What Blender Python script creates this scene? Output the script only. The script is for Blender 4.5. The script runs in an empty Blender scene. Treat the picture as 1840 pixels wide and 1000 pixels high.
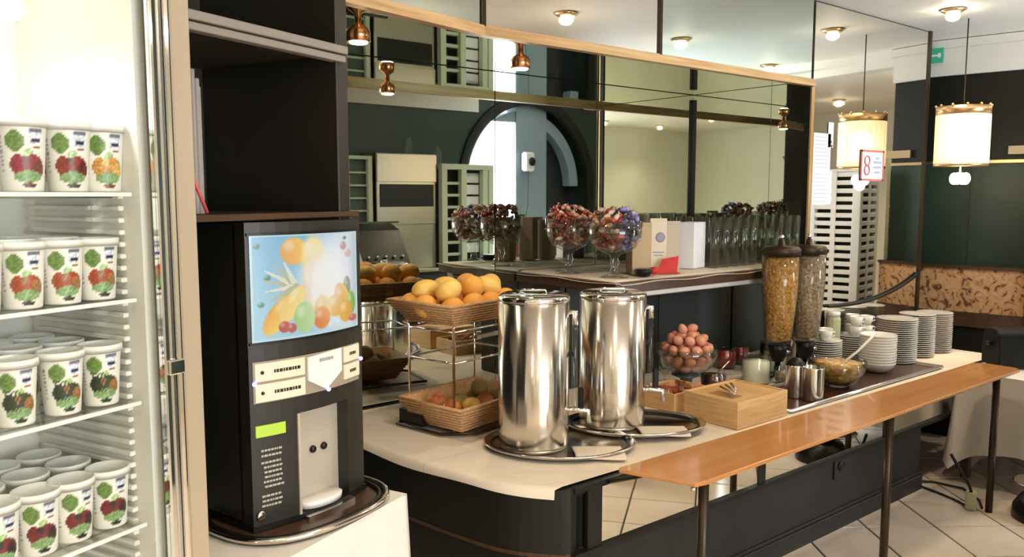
import bpy, math, random
from math import sin, cos, pi, radians, sqrt
from mathutils import Vector, Matrix
random.seed(7)
S = bpy.context.scene
COL = S.collection

# ------------------------------------------------------------------ camera
CAMZ = 1.6
HEAD = radians(51)
TILT = math.atan(150/1467)
FWD = Vector((cos(HEAD)*cos(TILT), sin(HEAD)*cos(TILT), -sin(TILT)))
cam_data = bpy.data.cameras.new('camera')
cam_data.sensor_width = 36
cam_data.lens = 1467/1840*36
cam_data.clip_start = 0.02
cam = bpy.data.objects.new('camera', cam_data)
COL.objects.link(cam)
cam.location = (0, 0, CAMZ)
cam.rotation_euler = FWD.to_track_quat('-Z', 'Y').to_euler()
S.camera = cam

# ------------------------------------------------------------------ world, view
W = bpy.data.worlds.new('world'); S.world = W; W.use_nodes = True
W.node_tree.nodes['Background'].inputs[0].default_value = (0.75, 0.85, 1.0, 1)
W.node_tree.nodes['Background'].inputs[1].default_value = 0.6
S.view_settings.view_transform = 'Standard'
S.view_settings.look = 'None'
S.view_settings.exposure = 0.05
S.view_settings.gamma = 1.0
S.view_settings.use_curve_mapping = False
S.cycles.max_bounces = 12
S.cycles.glossy_bounces = 8
S.cycles.transmission_bounces = 8
S.cycles.transparent_max_bounces = 12
S.cycles.caustics_reflective = False
S.cycles.caustics_refractive = False
S.cycles.sample_clamp_indirect = 4.0
S.cycles.use_denoising = True

WARM = (1.0, 0.80, 0.56)
def light(name, kind, loc, power, color, size=0.05, rot=None, sizey=None):
    d = bpy.data.lights.new(name, kind); d.energy = power; d.color = color
    if kind == 'POINT': d.shadow_soft_size = size
    if kind == 'SPOT':
        d.shadow_soft_size = size; d.spot_size = radians(130); d.spot_blend = 0.9
    if kind == 'AREA':
        d.size = size
        if sizey: d.shape = 'RECTANGLE'; d.size_y = sizey
    o = bpy.data.objects.new(name, d); COL.objects.link(o); o.location = loc
    if rot: o.rotation_euler = rot
    return o
CEIL = 2.66
# ceiling lamps of the room, the last two added to brighten the rear wall (the bulbs themselves are built with their fittings further down)
SPOTS = [(5.0, 2.15), (3.34, 1.42), (4.49, 1.33), (5.94, 1.05), (1.7, 1.25), (3.3, -0.9), (0.3, 0.6), (1.6, -1.0), (-0.9, -0.4), (-1.0, 1.2), (-1.4, -1.75), (-0.2, -1.75)]
FARSPOTS = [(6.75, 1.9), (8.2, 0.4), (7.2, -1.2), (7.6, 2.6)]
for i, (x, y) in enumerate(SPOTS):
    light('spot_light', 'SPOT', (x, y, CEIL-0.12), 36, WARM, 0.04)
for i, (x, y) in enumerate(FARSPOTS):
    light('spot_light', 'SPOT', (x, y, 2.48), 45, WARM, 0.04)
# daylight arriving through the arched window of the rear wall plus an added fill light behind the camera
light('window_daylight', 'AREA', (5.15, -0.05, 1.55), 60, (0.80, 0.90, 1.0), 0.65, (radians(90), 0, 0), 1.6)
light('rear_fill_light', 'AREA', (1.4, -2.3, 1.6), 75, (0.95, 0.95, 1.0), 2.2, (radians(90), 0, 0), 1.8)

# ------------------------------------------------------------------ materials
def mat(name, color, rough=0.5, metal=0.0, emit=None, estr=0.0, trans=0.0, ior=1.45, spec=None, noise=None, bump=None, alpha=None, coat=0):
    """noise = (scale, second colour, amount, stretch) ; bump = (scale, strength)"""
    m = bpy.data.materials.new(name); m.use_nodes = True
    nt = m.node_tree; b = nt.nodes['Principled BSDF']
    c = tuple(color) + (1,) if len(color) == 3 else color
    b.inputs['Base Color'].default_value = c
    b.inputs['Roughness'].default_value = rough
    b.inputs['Metallic'].default_value = metal
    b.inputs['IOR'].default_value = ior
    b.inputs['Transmission Weight'].default_value = trans
    if coat: b.inputs['Coat Weight'].default_value = coat
    if spec is not None: b.inputs['Specular IOR Level'].default_value = spec
    if emit: b.inputs['Emission Color'].default_value = tuple(emit)+(1,); b.inputs['Emission Strength'].default_value = estr
    if alpha is not None: b.inputs['Alpha'].default_value = alpha
    if noise or bump:
        tc = nt.nodes.new('ShaderNodeTexCoord')
    if noise:
        sc, c2, amt, st = noise
        mp = nt.nodes.new('ShaderNodeMapping'); mp.inputs['Scale'].default_value = st
        nt.links.new(tc.outputs['Object'], mp.inputs[0])
        n = nt.nodes.new('ShaderNodeTexNoise'); n.inputs['Scale'].default_value = sc; n.inputs['Detail'].default_value = 4
        nt.links.new(mp.outputs[0], n.inputs['Vector'])
        r = nt.nodes.new('ShaderNodeValToRGB'); r.color_ramp.elements[0].position = 0.5-0.3/amt*0.5; r.color_ramp.elements[1].position = 0.5+0.3/amt*0.5
        r.color_ramp.elements[0].color = c; r.color_ramp.elements[1].color = tuple(c2)+(1,)
        nt.links.new(n.outputs['Fac'], r.inputs[0]); nt.links.new(r.outputs[0], b.inputs['Base Color'])
    if bump:
        n2 = nt.nodes.new('ShaderNodeTexNoise'); n2.inputs['Scale'].default_value = bump[0]; n2.inputs['Detail'].default_value = 3
        nt.links.new(tc.outputs['Object'], n2.inputs['Vector'])
        bm = nt.nodes.new('ShaderNodeBump'); bm.inputs['Strength'].default_value = bump[1]; bm.inputs['Distance'].default_value = 0.02
        nt.links.new(n2.outputs['Fac'], bm.inputs['Height']); nt.links.new(bm.outputs[0], b.inputs['Normal'])
    return m

def attr_mat(name, rough=0.4, estr=0.0, coat=0):
    m = bpy.data.materials.new(name); m.use_nodes = True
    nt = m.node_tree; b = nt.nodes['Principled BSDF']; b.inputs['Roughness'].default_value = rough
    a = nt.nodes.new('ShaderNodeVertexColor'); a.layer_name = 'Col'
    if estr: b.inputs['Base Color'].default_value = (0.02, 0.02, 0.02, 1)
    else: nt.links.new(a.outputs[0], b.inputs['Base Color'])
    if coat: b.inputs['Coat Weight'].default_value = coat
    if estr:
        nt.links.new(a.outputs[0], b.inputs['Emission Color']); b.inputs['Emission Strength'].default_value = estr
    return m

def thin_glass(name, tint=(0.965, 0.985, 0.97), fac=1.0):
    m = bpy.data.materials.new(name); m.use_nodes = True; nt = m.node_tree
    for n in list(nt.nodes): nt.nodes.remove(n)
    out = nt.nodes.new('ShaderNodeOutputMaterial'); mx = nt.nodes.new('ShaderNodeMixShader')
    tr = nt.nodes.new('ShaderNodeBsdfTransparent'); tr.inputs[0].default_value = tuple(tint)+(1,)
    gl = nt.nodes.new('ShaderNodeBsdfGlossy'); gl.inputs['Roughness'].default_value = 0.03
    lw = nt.nodes.new('ShaderNodeLayerWeight'); lw.inputs[0].default_value = 0.5
    pw = nt.nodes.new('ShaderNodeMath'); pw.operation = 'POWER'; pw.inputs[1].default_value = 4.0
    mu = nt.nodes.new('ShaderNodeMath'); mu.operation = 'MULTIPLY_ADD'; mu.inputs[1].default_value = 0.65*fac; mu.inputs[2].default_value = 0.035*fac
    nt.links.new(lw.outputs['Facing'], pw.inputs[0]); nt.links.new(pw.outputs[0], mu.inputs[0]); nt.links.new(mu.outputs[0], mx.inputs[0])
    nt.links.new(tr.outputs[0], mx.inputs[1]); nt.links.new(gl.outputs[0], mx.inputs[2]); nt.links.new(mx.outputs[0], out.inputs[0])
    return m
ONES = (1, 1, 1)
M = {}
M['mirror'] = mat('mirror_glass', (0.76, 0.81, 0.74), 0.015, 1.0)
M['mirror_clear'] = mat('clear_mirror_glass', (0.88, 0.87, 0.80), 0.02, 1.0)
M['mirror_blue'] = mat('cool_mirror_glass', (0.68, 0.78, 0.74), 0.02, 1.0)
M['ceiling'] = mat('ceiling_paint', (0.88, 0.84, 0.77), 0.6, bump=(60, 0.05))
M['creamwall'] = mat('cream_wall_paint', (0.84, 0.83, 0.74), 0.7, noise=(2, (0.80, 0.79, 0.69), 1, ONES))
M['whitewall'] = mat('white_wall_paint', (0.75, 0.72, 0.66), 0.6)
M['green'] = mat('dark_green_wall_paint', (0.009, 0.026, 0.014), 0.45, noise=(3, (0.018, 0.036, 0.026), 1, ONES))
M['blackgreen'] = mat('black_green_paint', (0.006, 0.007, 0.004), 0.5, spec=0.3)
M['dark'] = mat('dark_laminate', (0.018, 0.017, 0.012), 0.35, noise=(4, (0.026, 0.020, 0.014), 1, ONES))
M['darkin'] = mat('dark_cabinet_lining', (0.028, 0.025, 0.016), 0.5, noise=(2.5, (0.040, 0.029, 0.018), 1, ONES))
M['counter_side'] = mat('black_lacquer', (0.006, 0.007, 0.005), 0.45)
M['base'] = mat('charcoal_base_paint', (0.016, 0.017, 0.018), 0.5, noise=(6, (0.022, 0.021, 0.021), 1, ONES))
M['brass'] = mat('brass_trim', (0.75, 0.50, 0.25), 0.3, 1.0)
M['goldwood'] = mat('gilded_wood', (0.55, 0.33, 0.15), 0.35, 0.4, noise=(8, (0.72, 0.50, 0.26), 1, (0.3, 1, 6)))
M['bronze'] = mat('dark_bronze_pipe', (0.045, 0.032, 0.018), 0.4, 0.6)
M['steel'] = mat('polished_steel', (0.72, 0.68, 0.62), 0.13, 1.0)
nt = M['steel'].node_tree
tg = nt.nodes.new('ShaderNodeTangent'); tg.direction_type = 'RADIAL'; tg.axis = 'Z'
nt.links.new(tg.outputs[0], nt.nodes['Principled BSDF'].inputs['Tangent']); nt.nodes['Principled BSDF'].inputs['Anisotropic'].default_value = 0.8; nt.nodes['Principled BSDF'].inputs['Anisotropic Rotation'].default_value = 0.25
nt.nodes['Principled BSDF'].inputs['Roughness'].default_value = 0.17
M['brushed'] = mat('brushed_steel', (0.62, 0.57, 0.48), 0.28, 1.0)
M['chrome'] = mat('chrome', (0.85, 0.85, 0.85), 0.06, 1.0)
M['wood'] = mat('varnished_beech', (0.45, 0.19, 0.055), 0.22, noise=(2.5, (0.52, 0.24, 0.075), 0.8, (0.5, 8, 8)), coat=0.5)
M['box'] = mat('bamboo_wood', (0.55, 0.32, 0.13), 0.45, noise=(6, (0.66, 0.42, 0.19), 1.0, (1, 1, 16)))
M['boxin'] = mat('box_inside_wood', (0.35, 0.19, 0.08), 0.6)
M['basket'] = mat('wicker', (0.62, 0.33, 0.14), 0.6, noise=(60, (0.75, 0.46, 0.22), 1.2, (1, 1, 3)), bump=(220, 0.6))
M['cloth'] = mat('cream_tablecloth', (0.78, 0.69, 0.56), 0.85, bump=(9, 0.25))
M['cloth2'] = mat('white_tablecloth', (0.72, 0.68, 0.62), 0.85, bump=(7, 0.3))
M['white'] = mat('white_plastic', (0.80, 0.80, 0.78), 0.4)
M['paper'] = mat('white_paper', (0.85, 0.85, 0.88), 0.7)
M['ceramic'] = mat('white_ceramic', (0.80, 0.78, 0.72), 0.18, coat=0.4)
M['black'] = mat('black_plastic', (0.007, 0.007, 0.006), 0.35, spec=0.35)
M['machine'] = mat('anthracite_housing', (0.017, 0.0155, 0.011), 0.4)
M['fridge'] = mat('fridge_white_lining', (0.76, 0.75, 0.69), 0.5)
M['beige'] = mat('champagne_aluminium', (0.52, 0.43, 0.31), 0.32, 0.35)
M['alu'] = mat('aluminium', (0.70, 0.70, 0.68), 0.2, 1.0)
M['glass'] = thin_glass('clear_glass', (0.95, 0.965, 0.945), 1.3)
M['cut'] = thin_glass('heavy_glass', (0.89, 0.91, 0.88), 2.0)
M['pane'] = thin_glass('door_glass', (0.98, 0.99, 0.98), 0.35)
M['tube'] = mat('lit_tube', (1, 1, 1), 0.4, emit=(1.0, 1.0, 0.96), estr=9)
M['bulb'] = mat('lit_bulb', (1, 1, 1), 0.4, emit=(1.0, 0.86, 0.62), estr=14)
M['ceilbulb'] = mat('lit_ceiling_bulb', (1, 1, 1), 0.4, emit=(1.0, 0.84, 0.60), estr=70)
M['daypane'] = mat('daylit_pane', (1, 1, 1), 0.4, emit=(0.86, 0.93, 1.0), estr=3.2)
M['jambblue'] = mat('blue_grey_frame_paint', (0.24, 0.31, 0.38), 0.5)
M['orange'] = mat('orange_peel', (0.80, 0.33, 0.05), 0.45, noise=(9, (0.88, 0.48, 0.10), 1, ONES), bump=(160, 0.25))
M['mango'] = mat('yellow_fruit_skin', (0.80, 0.45, 0.08), 0.45, noise=(7, (0.85, 0.60, 0.16), 1, ONES))
M['kiwi'] = mat('green_brown_fruit_skin', (0.30, 0.22, 0.06), 0.6, noise=(9, (0.42, 0.36, 0.12), 1, ONES))
M['redapple'] = mat('red_apple_skin', (0.50, 0.07, 0.03), 0.35, noise=(5, (0.62, 0.30, 0.08), 1, ONES))
M['egg'] = mat('brown_eggshell', (0.55, 0.22, 0.13), 0.45, noise=(5, (0.66, 0.30, 0.18), 1, ONES))
M['grout'] = mat('dark_grout', (0.06, 0.045, 0.03), 0.8)
M['tile'] = mat('beige_floor_tile', (0.64, 0.54, 0.43), 0.13, noise=(2.5, (0.70, 0.61, 0.50), 1, ONES))
M['jam'] = mat('red_jam', (0.35, 0.02, 0.015), 0.15, coat=1)
M['brownjam'] = mat('brown_preserve', (0.07, 0.015, 0.006), 0.15, coat=1)
M['yog'] = mat('pale_dairy', (0.82, 0.78, 0.62), 0.3)
M['flakes'] = mat('golden_cereal', (0.48, 0.19, 0.03), 0.7, noise=(55, (0.72, 0.40, 0.10), 1.4, ONES), bump=(70, 1.0))
M['muesli'] = mat('grey_brown_cereal', (0.30, 0.20, 0.12), 0.7, noise=(60, (0.50, 0.38, 0.25), 1.4, ONES), bump=(70, 1.0))
M['fruitsalad'] = mat('orange_fruit_salad', (0.50, 0.20, 0.02), 0.25, noise=(25, (0.80, 0.55, 0.15), 1.3, ONES), bump=(40, 0.8), coat=0.6)
M['floral'] = mat('floral_upholstery', (0.42, 0.22, 0.10), 0.8)
M['traybrown'] = mat('brown_tray', (0.06, 0.022, 0.015), 0.2)
M['tablewood'] = mat('dark_brown_wood', (0.055, 0.028, 0.016), 0.25, noise=(6, (0.08, 0.04, 0.02), 1, (1, 8, 8)))
M['carton'] = mat('kraft_card', (0.50, 0.38, 0.22), 0.7)
M['reed'] = mat('planter_leaf', (0.10, 0.17, 0.08), 0.6)
M['rubber'] = mat('black_cable_rubber', (0.01, 0.01, 0.01), 0.5)
M['exit'] = mat('green_exit_panel', (0.02, 0.22, 0.12), 0.4, emit=(0.05, 0.35, 0.2), estr=0.4)
M['redink'] = mat('red_print', (0.65, 0.10, 0.10), 0.6)
M['greyink'] = mat('grey_print', (0.28, 0.30, 0.36), 0.6)
M['ink'] = mat('dark_print', (0.02, 0.02, 0.02), 0.6)
M['red'] = mat('red_card', (0.55, 0.02, 0.02), 0.5)
M['copper'] = mat('copper_lamp_housing', (0.70, 0.34, 0.15), 0.25, 1.0)
M['curtain'] = mat('pale_green_curtain', (0.50, 0.50, 0.32), 0.8)
M['lcd'] = mat('green_lcd', (0.2, 0.3, 0.02), 0.4, emit=(0.42, 0.60, 0.06), estr=0.7)
M['blueled'] = mat('blue_led', (0.2, 0.2, 1), 0.4, emit=(0.25, 0.25, 1.0), estr=6)
M['button'] = mat('backlit_cream_button', (0.55, 0.48, 0.36), 0.3, emit=(0.75, 0.66, 0.48), estr=0.35)
M['buttonw'] = mat('pale_choice_panel', (0.6, 0.58, 0.5), 0.3, emit=(0.8, 0.78, 0.66), estr=0.35)
M['niche'] = mat('grey_steel_recess', (0.52, 0.47, 0.38), 0.4, 0.3)
M['painted'] = attr_mat('printed_pot', 0.35)
M['screen'] = attr_mat('lit_picture', 0.3, 0.78)
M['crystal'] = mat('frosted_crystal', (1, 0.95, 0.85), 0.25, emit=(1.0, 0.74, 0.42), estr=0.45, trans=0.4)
M['foil'] = attr_mat('sweet_wrapper', 0.25, coat=0.6)

# floral pattern for bench
nt = M['floral'].node_tree; b = nt.nodes['Principled BSDF']
tc = nt.nodes.new('ShaderNodeTexCoord'); v = nt.nodes.new('ShaderNodeTexVoronoi'); v.inputs['Scale'].default_value = 13; v.feature = 'SMOOTH_F1'
n = nt.nodes.new('ShaderNodeTexNoise'); n.inputs['Scale'].default_value = 14; n.inputs['Detail'].default_value = 5; n.inputs['Distortion'].default_value = 2.0
nt.links.new(tc.outputs['Object'], n.inputs['Vector'])
r = nt.nodes.new('ShaderNodeValToRGB')
r.color_ramp.elements[0].position = 0.36; r.color_ramp.elements[0].color = (0.13, 0.055, 0.02, 1)
r.color_ramp.elements[1].position = 0.46; r.color_ramp.elements[1].color = (0.50, 0.27, 0.12, 1)
e = r.color_ramp.elements.new(0.7); e.color = (0.60, 0.37, 0.19, 1)
nt.links.new(n.outputs['Fac'], r.inputs[0]); nt.links.new(r.outputs[0], b.inputs['Base Color'])

# ------------------------------------------------------------------ mesh builder
class MB:
    def __init__(s): s.v = []; s.f = []; s.sm = []; s.cols = None
    def add(s, vs, fs, smooth=False):
        o = len(s.v); s.v += [tuple(p) for p in vs]; s.f += [tuple(i+o for i in f) for f in fs]; s.sm += [smooth]*len(fs); return s
    def box(s, x0, x1, y0, y1, z0, z1, bev=0.0):
        if bev > 0:
            b = min(bev, abs(x1-x0)/2.01, abs(y1-y0)/2.01, abs(z1-z0)/2.01)
            pts = []
            for (z, k) in ((z0, b), (z0+b, 0), (z1-b, 0), (z1, b)):
                pts += [(x0+k+b*(k == 0), y0+k, z), (x1-k-b*(k == 0), y0+k, z), (x1-k, y0+k+b*(k == 0), z), (x1-k, y1-k-b*(k == 0), z),
                        (x1-k-b*(k == 0), y1-k, z), (x0+k+b*(k == 0), y1-k, z), (x0+k, y1-k-b*(k == 0), z), (x0+k, y0+k+b*(k == 0), z)]
            fs = [tuple(range(7, -1, -1)), tuple(range(24, 32))]
            for r in range(3):
                for i in range(8):
                    j = (i+1) % 8; fs.append((r*8+i, r*8+j, r*8+8+j, r*8+8+i))
            return s.add(pts, fs)
        return s.add([(x0,y0,z0),(x1,y0,z0),(x1,y1,z0),(x0,y1,z0),(x0,y0,z1),(x1,y0,z1),(x1,y1,z1),(x0,y1,z1)],
                     [(0,3,2,1),(4,5,6,7),(0,1,5,4),(1,2,6,5),(2,3,7,6),(3,0,4,7)])
    def prism(s, pts, z0, z1):
        n = len(pts)
        a = sum(pts[i][0]*pts[(i+1)%n][1]-pts[(i+1)%n][0]*pts[i][1] for i in range(n))
        if a < 0: pts = pts[::-1]
        vs = [(p[0],p[1],z0) for p in pts]+[(p[0],p[1],z1) for p in pts]
        return s.add(vs, [tuple(range(n-1,-1,-1)), tuple(range(n,2*n))]+[(i,(i+1)%n,n+(i+1)%n,n+i) for i in range(n)])
    def lathe(s, prof, seg=32, c=(0,0,0), sx=1, sy=1, smooth=True):
        vs = []; fs = []; n = len(prof)
        for (r, z) in prof:
            for k in range(seg):
                a = 2*pi*k/seg; vs.append((c[0]+max(r,1e-5)*cos(a)*sx, c[1]+max(r,1e-5)*sin(a)*sy, c[2]+z))
        for i in range(n-1):
            for k in range(seg):
                j = (k+1) % seg; fs.append((i*seg+k, i*seg+j, (i+1)*seg+j, (i+1)*seg+k))
        if prof[0][0] > 1e-4: fs.append(tuple(range(seg-1,-1,-1)))
        if prof[-1][0] > 1e-4: fs.append(tuple((n-1)*seg+k for k in range(seg)))
        return s.add(vs, fs, smooth)
    def tube(s, pts, r, seg=10, closed=False):
        P = [Vector(p) for p in pts]; n = len(P); vs = []; fs = []
        for i, p in enumerate(P):
            if closed: t = P[(i+1)%n]-P[i-1]
            else: t = P[min(i+1,n-1)]-P[max(i-1,0)]
            t.normalize()
            u = t.cross(Vector((0,0,1)))
            if u.length < 1e-3: u = t.cross(Vector((1,0,0)))
            u.normalize(); w = u.cross(t)
            for k in range(seg):
                a = 2*pi*k/seg; vs.append(p+u*cos(a)*r+w*sin(a)*r)
        m = n if closed else n-1
        for i in range(m):
            for k in range(seg):
                j = (k+1)%seg; i2 = (i+1)%n
                fs.append((i*seg+k, i*seg+j, i2*seg+j, i2*seg+k))
        if not closed: fs += [tuple(range(seg-1,-1,-1)), tuple((n-1)*seg+k for k in range(seg))]
        return s.add(vs, fs, True)
    def ball(s, c, r, seg=16, rings=10, sc=(1,1,1), rot=None, egg=0):
        vs = []; fs = []
        for i in range(rings+1):
            t = pi*i/rings
            for k in range(seg):
                a = 2*pi*k/seg
                rr = sin(t)*(1+egg*cos(t))
                p = Vector((rr*cos(a)*r*sc[0], rr*sin(a)*r*sc[1], -cos(t)*r*sc[2]))
                if rot: p = rot @ p
                vs.append((c[0]+p.x, c[1]+p.y, c[2]+p.z))
        for i in range(rings):
            for k in range(seg):
                j = (k+1)%seg; fs.append((i*seg+k, i*seg+j, (i+1)*seg+j, (i+1)*seg+k))
        return s.add(vs, fs, True)
    def grid(s, fn, nu, nv, smooth=True, close_u=False):
        vs = [fn(i/nu, j/nv) for j in range(nv+1) for i in range(nu+1)]
        fs = [(j*(nu+1)+i, j*(nu+1)+i+1, (j+1)*(nu+1)+i+1, (j+1)*(nu+1)+i) for j in range(nv) for i in range(nu)]
        return s.add(vs, fs, smooth)
    def build(s, name, m, parent=None, loc=(0,0,0), rz=0, cols=None, mods=None, thick=None, bevel=None, weld=False):
        me = bpy.data.meshes.new(name); me.from_pydata(s.v, [], s.f)
        me.polygons.foreach_set('use_smooth', s.sm)
        if cols:
            ca = me.color_attributes.new('Col', 'BYTE_COLOR', 'POINT')
            ca.data.foreach_set('color_srgb', [c for q in cols for c in (*q, 1.0)])
        me.materials.append(m); me.validate(); me.update()
        o = bpy.data.objects.new(name, me); COL.objects.link(o)
        o.location = loc; o.rotation_euler = (0,0,rz)
        if parent: o.parent = parent
        if thick: mo = o.modifiers.new('thickness', 'SOLIDIFY'); mo.thickness = thick
        if bevel: mo = o.modifiers.new('bevel', 'BEVEL'); mo.width = bevel; mo.segments = 2; mo.limit_method = 'ANGLE'
        return o

def tag(o, label, cat, group=None, kind=None):
    o['label'] = label; o['category'] = cat
    if group: o['group'] = group
    if kind: o['kind'] = kind
    return o
def empty(name, loc=(0,0,0), rz=0):
    o = bpy.data.objects.new(name, None); COL.objects.link(o); o.location = loc; o.rotation_euler = (0,0,rz)
    o.empty_display_size = 0.05
    return o
def thing(name, loc, label, cat, group=None, rz=0): return tag(empty(name, loc, rz), label, cat, group)
CH = {}
def kids(o): return [c for c in bpy.data.objects if c.parent == o]
def copy_tree(o, loc=None, rz=None, label=None, group=None, parent=None, _k=None):
    c = o.copy(); COL.objects.link(c)
    if parent: c.parent = parent
    if loc is not None: c.location = loc
    if rz is not None: c.rotation_euler = (0,0,rz)
    if label: c['label'] = label
    if group: c['group'] = group
    for ch in kids(o): copy_tree(ch, parent=c)
    return c
def structure(o): o['kind'] = 'structure'; return o

def ray(px, py):
    rt = Vector((sin(HEAD), -cos(HEAD), 0)); up = rt.cross(FWD)
    return FWD + rt*((px-920)/1467) + up*((500-py)/1467)
def at_z(px, py, z): r = ray(px, py); t = (z-CAMZ)/r.z; return Vector((r.x*t, r.y*t, z))

# ================================================================== ROOM SHELL
MIRY = 3.33      # plane of the niche's back mirror
FASY = 2.52      # plane of the fascia and of the pillar mirror
WALLN = radians(10)
# floor with tiles
fl = structure(MB().box(-3, 9.6, -3.4, 4.2, -0.06, -0.004).build('floor', M['grout']))
TA = radians(53); TS = 0.335
ca, sa = cos(TA), sin(TA)
tile_mesh = None; far = MB(); cnt = 0
cands = []
for i in range(-30, 31):
    for j in range(-30, 31):
        lx = (i+0.5)*TS; ly = (j+0.5)*TS
        x = 4.195+lx*ca-ly*sa; y = 1.941+lx*sa+ly*ca
        if -2.8 < x < 9.4 and -3.2 < y < 4.0: cands.append((abs(x-4.3)+1.3*abs(y-1.3), x, y))
cands.sort()
h = TS/2-0.004
tmb = MB().box(-h, h, -h, h, -0.004, 0.004, 0.003)
for k, (d, x, y) in enumerate(cands):
    if k < 130:
        if tile_mesh is None:
            o = tmb.build('floor_tile', M['tile'], fl, (x, y, 0), TA); tile_mesh = o.data
        else:
            o = bpy.data.objects.new('floor_tile', tile_mesh); COL.objects.link(o); o.parent = fl; o.location = (x, y, 0); o.rotation_euler = (0,0,TA)
    else:
        pts = [(x+a*ca-b_*sa, y+a*sa+b_*ca) for a, b_ in ((-h,-h),(h,-h),(h,h),(-h,h))]
        far.prism(pts, -0.004, 0.004)
o = far.build('distant_tiles', M['tile'], fl); o['kind'] = 'stuff'

structure(MB().box(-3, 6.1, -2.4, 4.2, CEIL, CEIL+0.08).build('ceiling', M['ceiling']))
o = structure(MB().box(6.1, 9.6, -3.4, 4.2, 2.60, 2.68).build('ceiling', M['ceiling']))
# outer walls (behind the photographer and left)
structure(MB().box(-3.1, -3, -3.4, 4.2, 0, 2.7).build('wall_left', M['creamwall']))
structure(MB().box(-3, 0.2, -2.5, -2.4, 0, 2.7).box(2.6, 4.0, -2.5, -2.4, 0, 2.7).box(0.2, 2.6, -2.5, -2.4, 0, 0.7).box(0.2, 2.6, -2.5, -2.4, 2.5, 2.7).build('wall_rear', M['creamwall']))
structure(MB().box(0.2, 2.6, -2.47, -2.45, 0.7, 2.5).build('fill_window', M['daypane']))  # unseen glowing pane, added as a fill source
structure(MB().box(3.9, 4.0, -2.4, -0.3, 0, 2.7).build('wall_rear', M['creamwall']))
structure(MB().box(9.5, 9.6, -3.4, 4.2, 0, 2.7).build('wall_far', M['creamwall']))
structure(MB().box(6.7, 9.5, -3.4, -3.3, 0, 2.7).build('wall_far', M['creamwall']))
structure(MB().box(5.5, 9.5, 4.1, 4.2, 0, 2.7).build('wall_far', M['creamwall']))
structure(MB().box(-3, 9.5, 4.2, 4.3, 0, 2.7).build('wall_back', M['blackgreen']))

# wall with the arched window (seen in the mirror), Y from -0.3 to 0
AX, AZ, AR = 5.63, 1.70, 0.88
def arch_wall(x0, x1, zt, ztop, y0, y1):
    mb = MB()
    outer = []
    N = 24
    prof = [(AX-AR, 0.0)] + [(AX-AR*cos(pi*i/N), AZ+AR*sin(pi*i/N)) for i in range(N+1)] + [(AX+AR, 0.0)]
    def quad(a, b_):  # strip from profile segment up to the ceiling
        vs = []
        for y in (y0, y1): vs += [(a[0], y, a[1]), (b_[0], y, b_[1]), (b_[0], y, ztop), (a[0], y, ztop)]
        mb.add(vs, [(0,1,2,3), (4,7,6,5), (0,4,5,1), (3,2,6,7)])
    for i in range(1, N+1): quad(prof[i], prof[i+1])
    mb.box(x0, AX-AR, y0, y1, 0, ztop); mb.box(AX+AR, x1, y0, y1, 0, ztop)
    return mb
structure(arch_wall(3.2, 6.7, 2.42, CEIL, -0.3, 0.0).build('wall_rear', M['green']))
tag(MB().box(3.2, AX-0.55, 0.0, 0.02, 2.43, CEIL).build('wall_rear', M['whitewall']), '', '') if False else None
structure(MB().box(3.2, 4.95, 0.0, 0.02, 2.42, CEIL).build('trim_1', M['whitewall']))
structure(MB().box(3.1, 3.2, -0.3, 0.3, 0, CEIL).build('wall_rear', M['green']))
# window in the arch: white daylit pane on the left, blue-grey frame post, dark pane, curved head
win = structure(MB().box(AX-AR+0.06, 5.50, -0.24, -0.22, 0.2, 2.60).build('window_2', M['daypane']))
MB().box(5.50, 5.92, -0.28, -0.06, 0.0, 2.6).build('frame_post', M['jambblue'], win)
MB().box(5.92, AX+AR, -0.24, -0.22, 0.0, 2.6).build('dark_pane', mat('dark_window_pane', (0.02, 0.025, 0.03), 0.1), win)
ring = MB()
N = 28
def ringf(r0, r1, y0, y1):
    vs = []; fs = []
    for i in range(N+1):
        a = pi*i/N
        for (r_, y) in ((r0,y0),(r1,y0),(r1,y1),(r0,y1)): vs.append((AX-r_*cos(a), y, AZ+r_*sin(a)))
    for i in range(N):
        for k in range(4):
            j = (k+1)%4; fs.append((i*4+k, i*4+j, (i+1)*4+j, (i+1)*4+k))
    ring.add(vs, fs)
ringf(AR-0.05, AR+0.05, -0.02, 0.03)
ring.box(AX-AR-0.05, AX-AR+0.05, -0.02, 0.03, 0, AZ).box(AX+AR-0.05, AX+AR+0.05, -0.02, 0.03, 0, AZ)
ring.build('arch_frame', M['blackgreen'], win)
r2 = MB(); ring = r2
ringf(AR-0.22, AR-0.10, -0.20, -0.08)
r2.build('arch_inner_frame', M['jambblue'], win)

# right wall, 10 degrees off square
wr = (5.965, 2.72)
tdir = (sin(WALLN), -cos(WALLN)); nrm = (cos(WALLN), sin(WALLN))
def wp(t, d): return (wr[0]+tdir[0]*t+nrm[0]*d, wr[1]+tdir[1]*t+nrm[1]*d)   # t along wall towards the viewer, d into the wall
def wslab(t0, t1, d0, d1, z0, z1, name, m, parent=None):
    return MB().prism([wp(t0,d0), wp(t1,d0), wp(t1,d1), wp(t0,d1)], z0, z1).build(name, m, parent)
TE = 0.69
structure(wslab(-1.4, TE, 0, 0.12, 0, 1.83, 'wall_right', M['green']))
structure(wslab(-1.4, TE, 0, 0.12, 1.83, 2.42, 'wall_right', M['blackgreen']))
structure(wslab(-1.4, TE, -0.03, 0.12, 2.42, 2.655, 'trim_2', M['whitewall']))
structure(wslab(-1.4, TE, -0.07, 0.12, 2.60, 2.655, 'trim_2', M['whitewall']))
structure(wslab(-1.4, TE, -0.015, 0.0, 1.815, 1.835, 'trim_3', M['brass']))
structure(wslab(0.312, 0.318, -0.004, 0.0, 1.1, 1.81, 'trim_3', M['bronze']))
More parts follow.
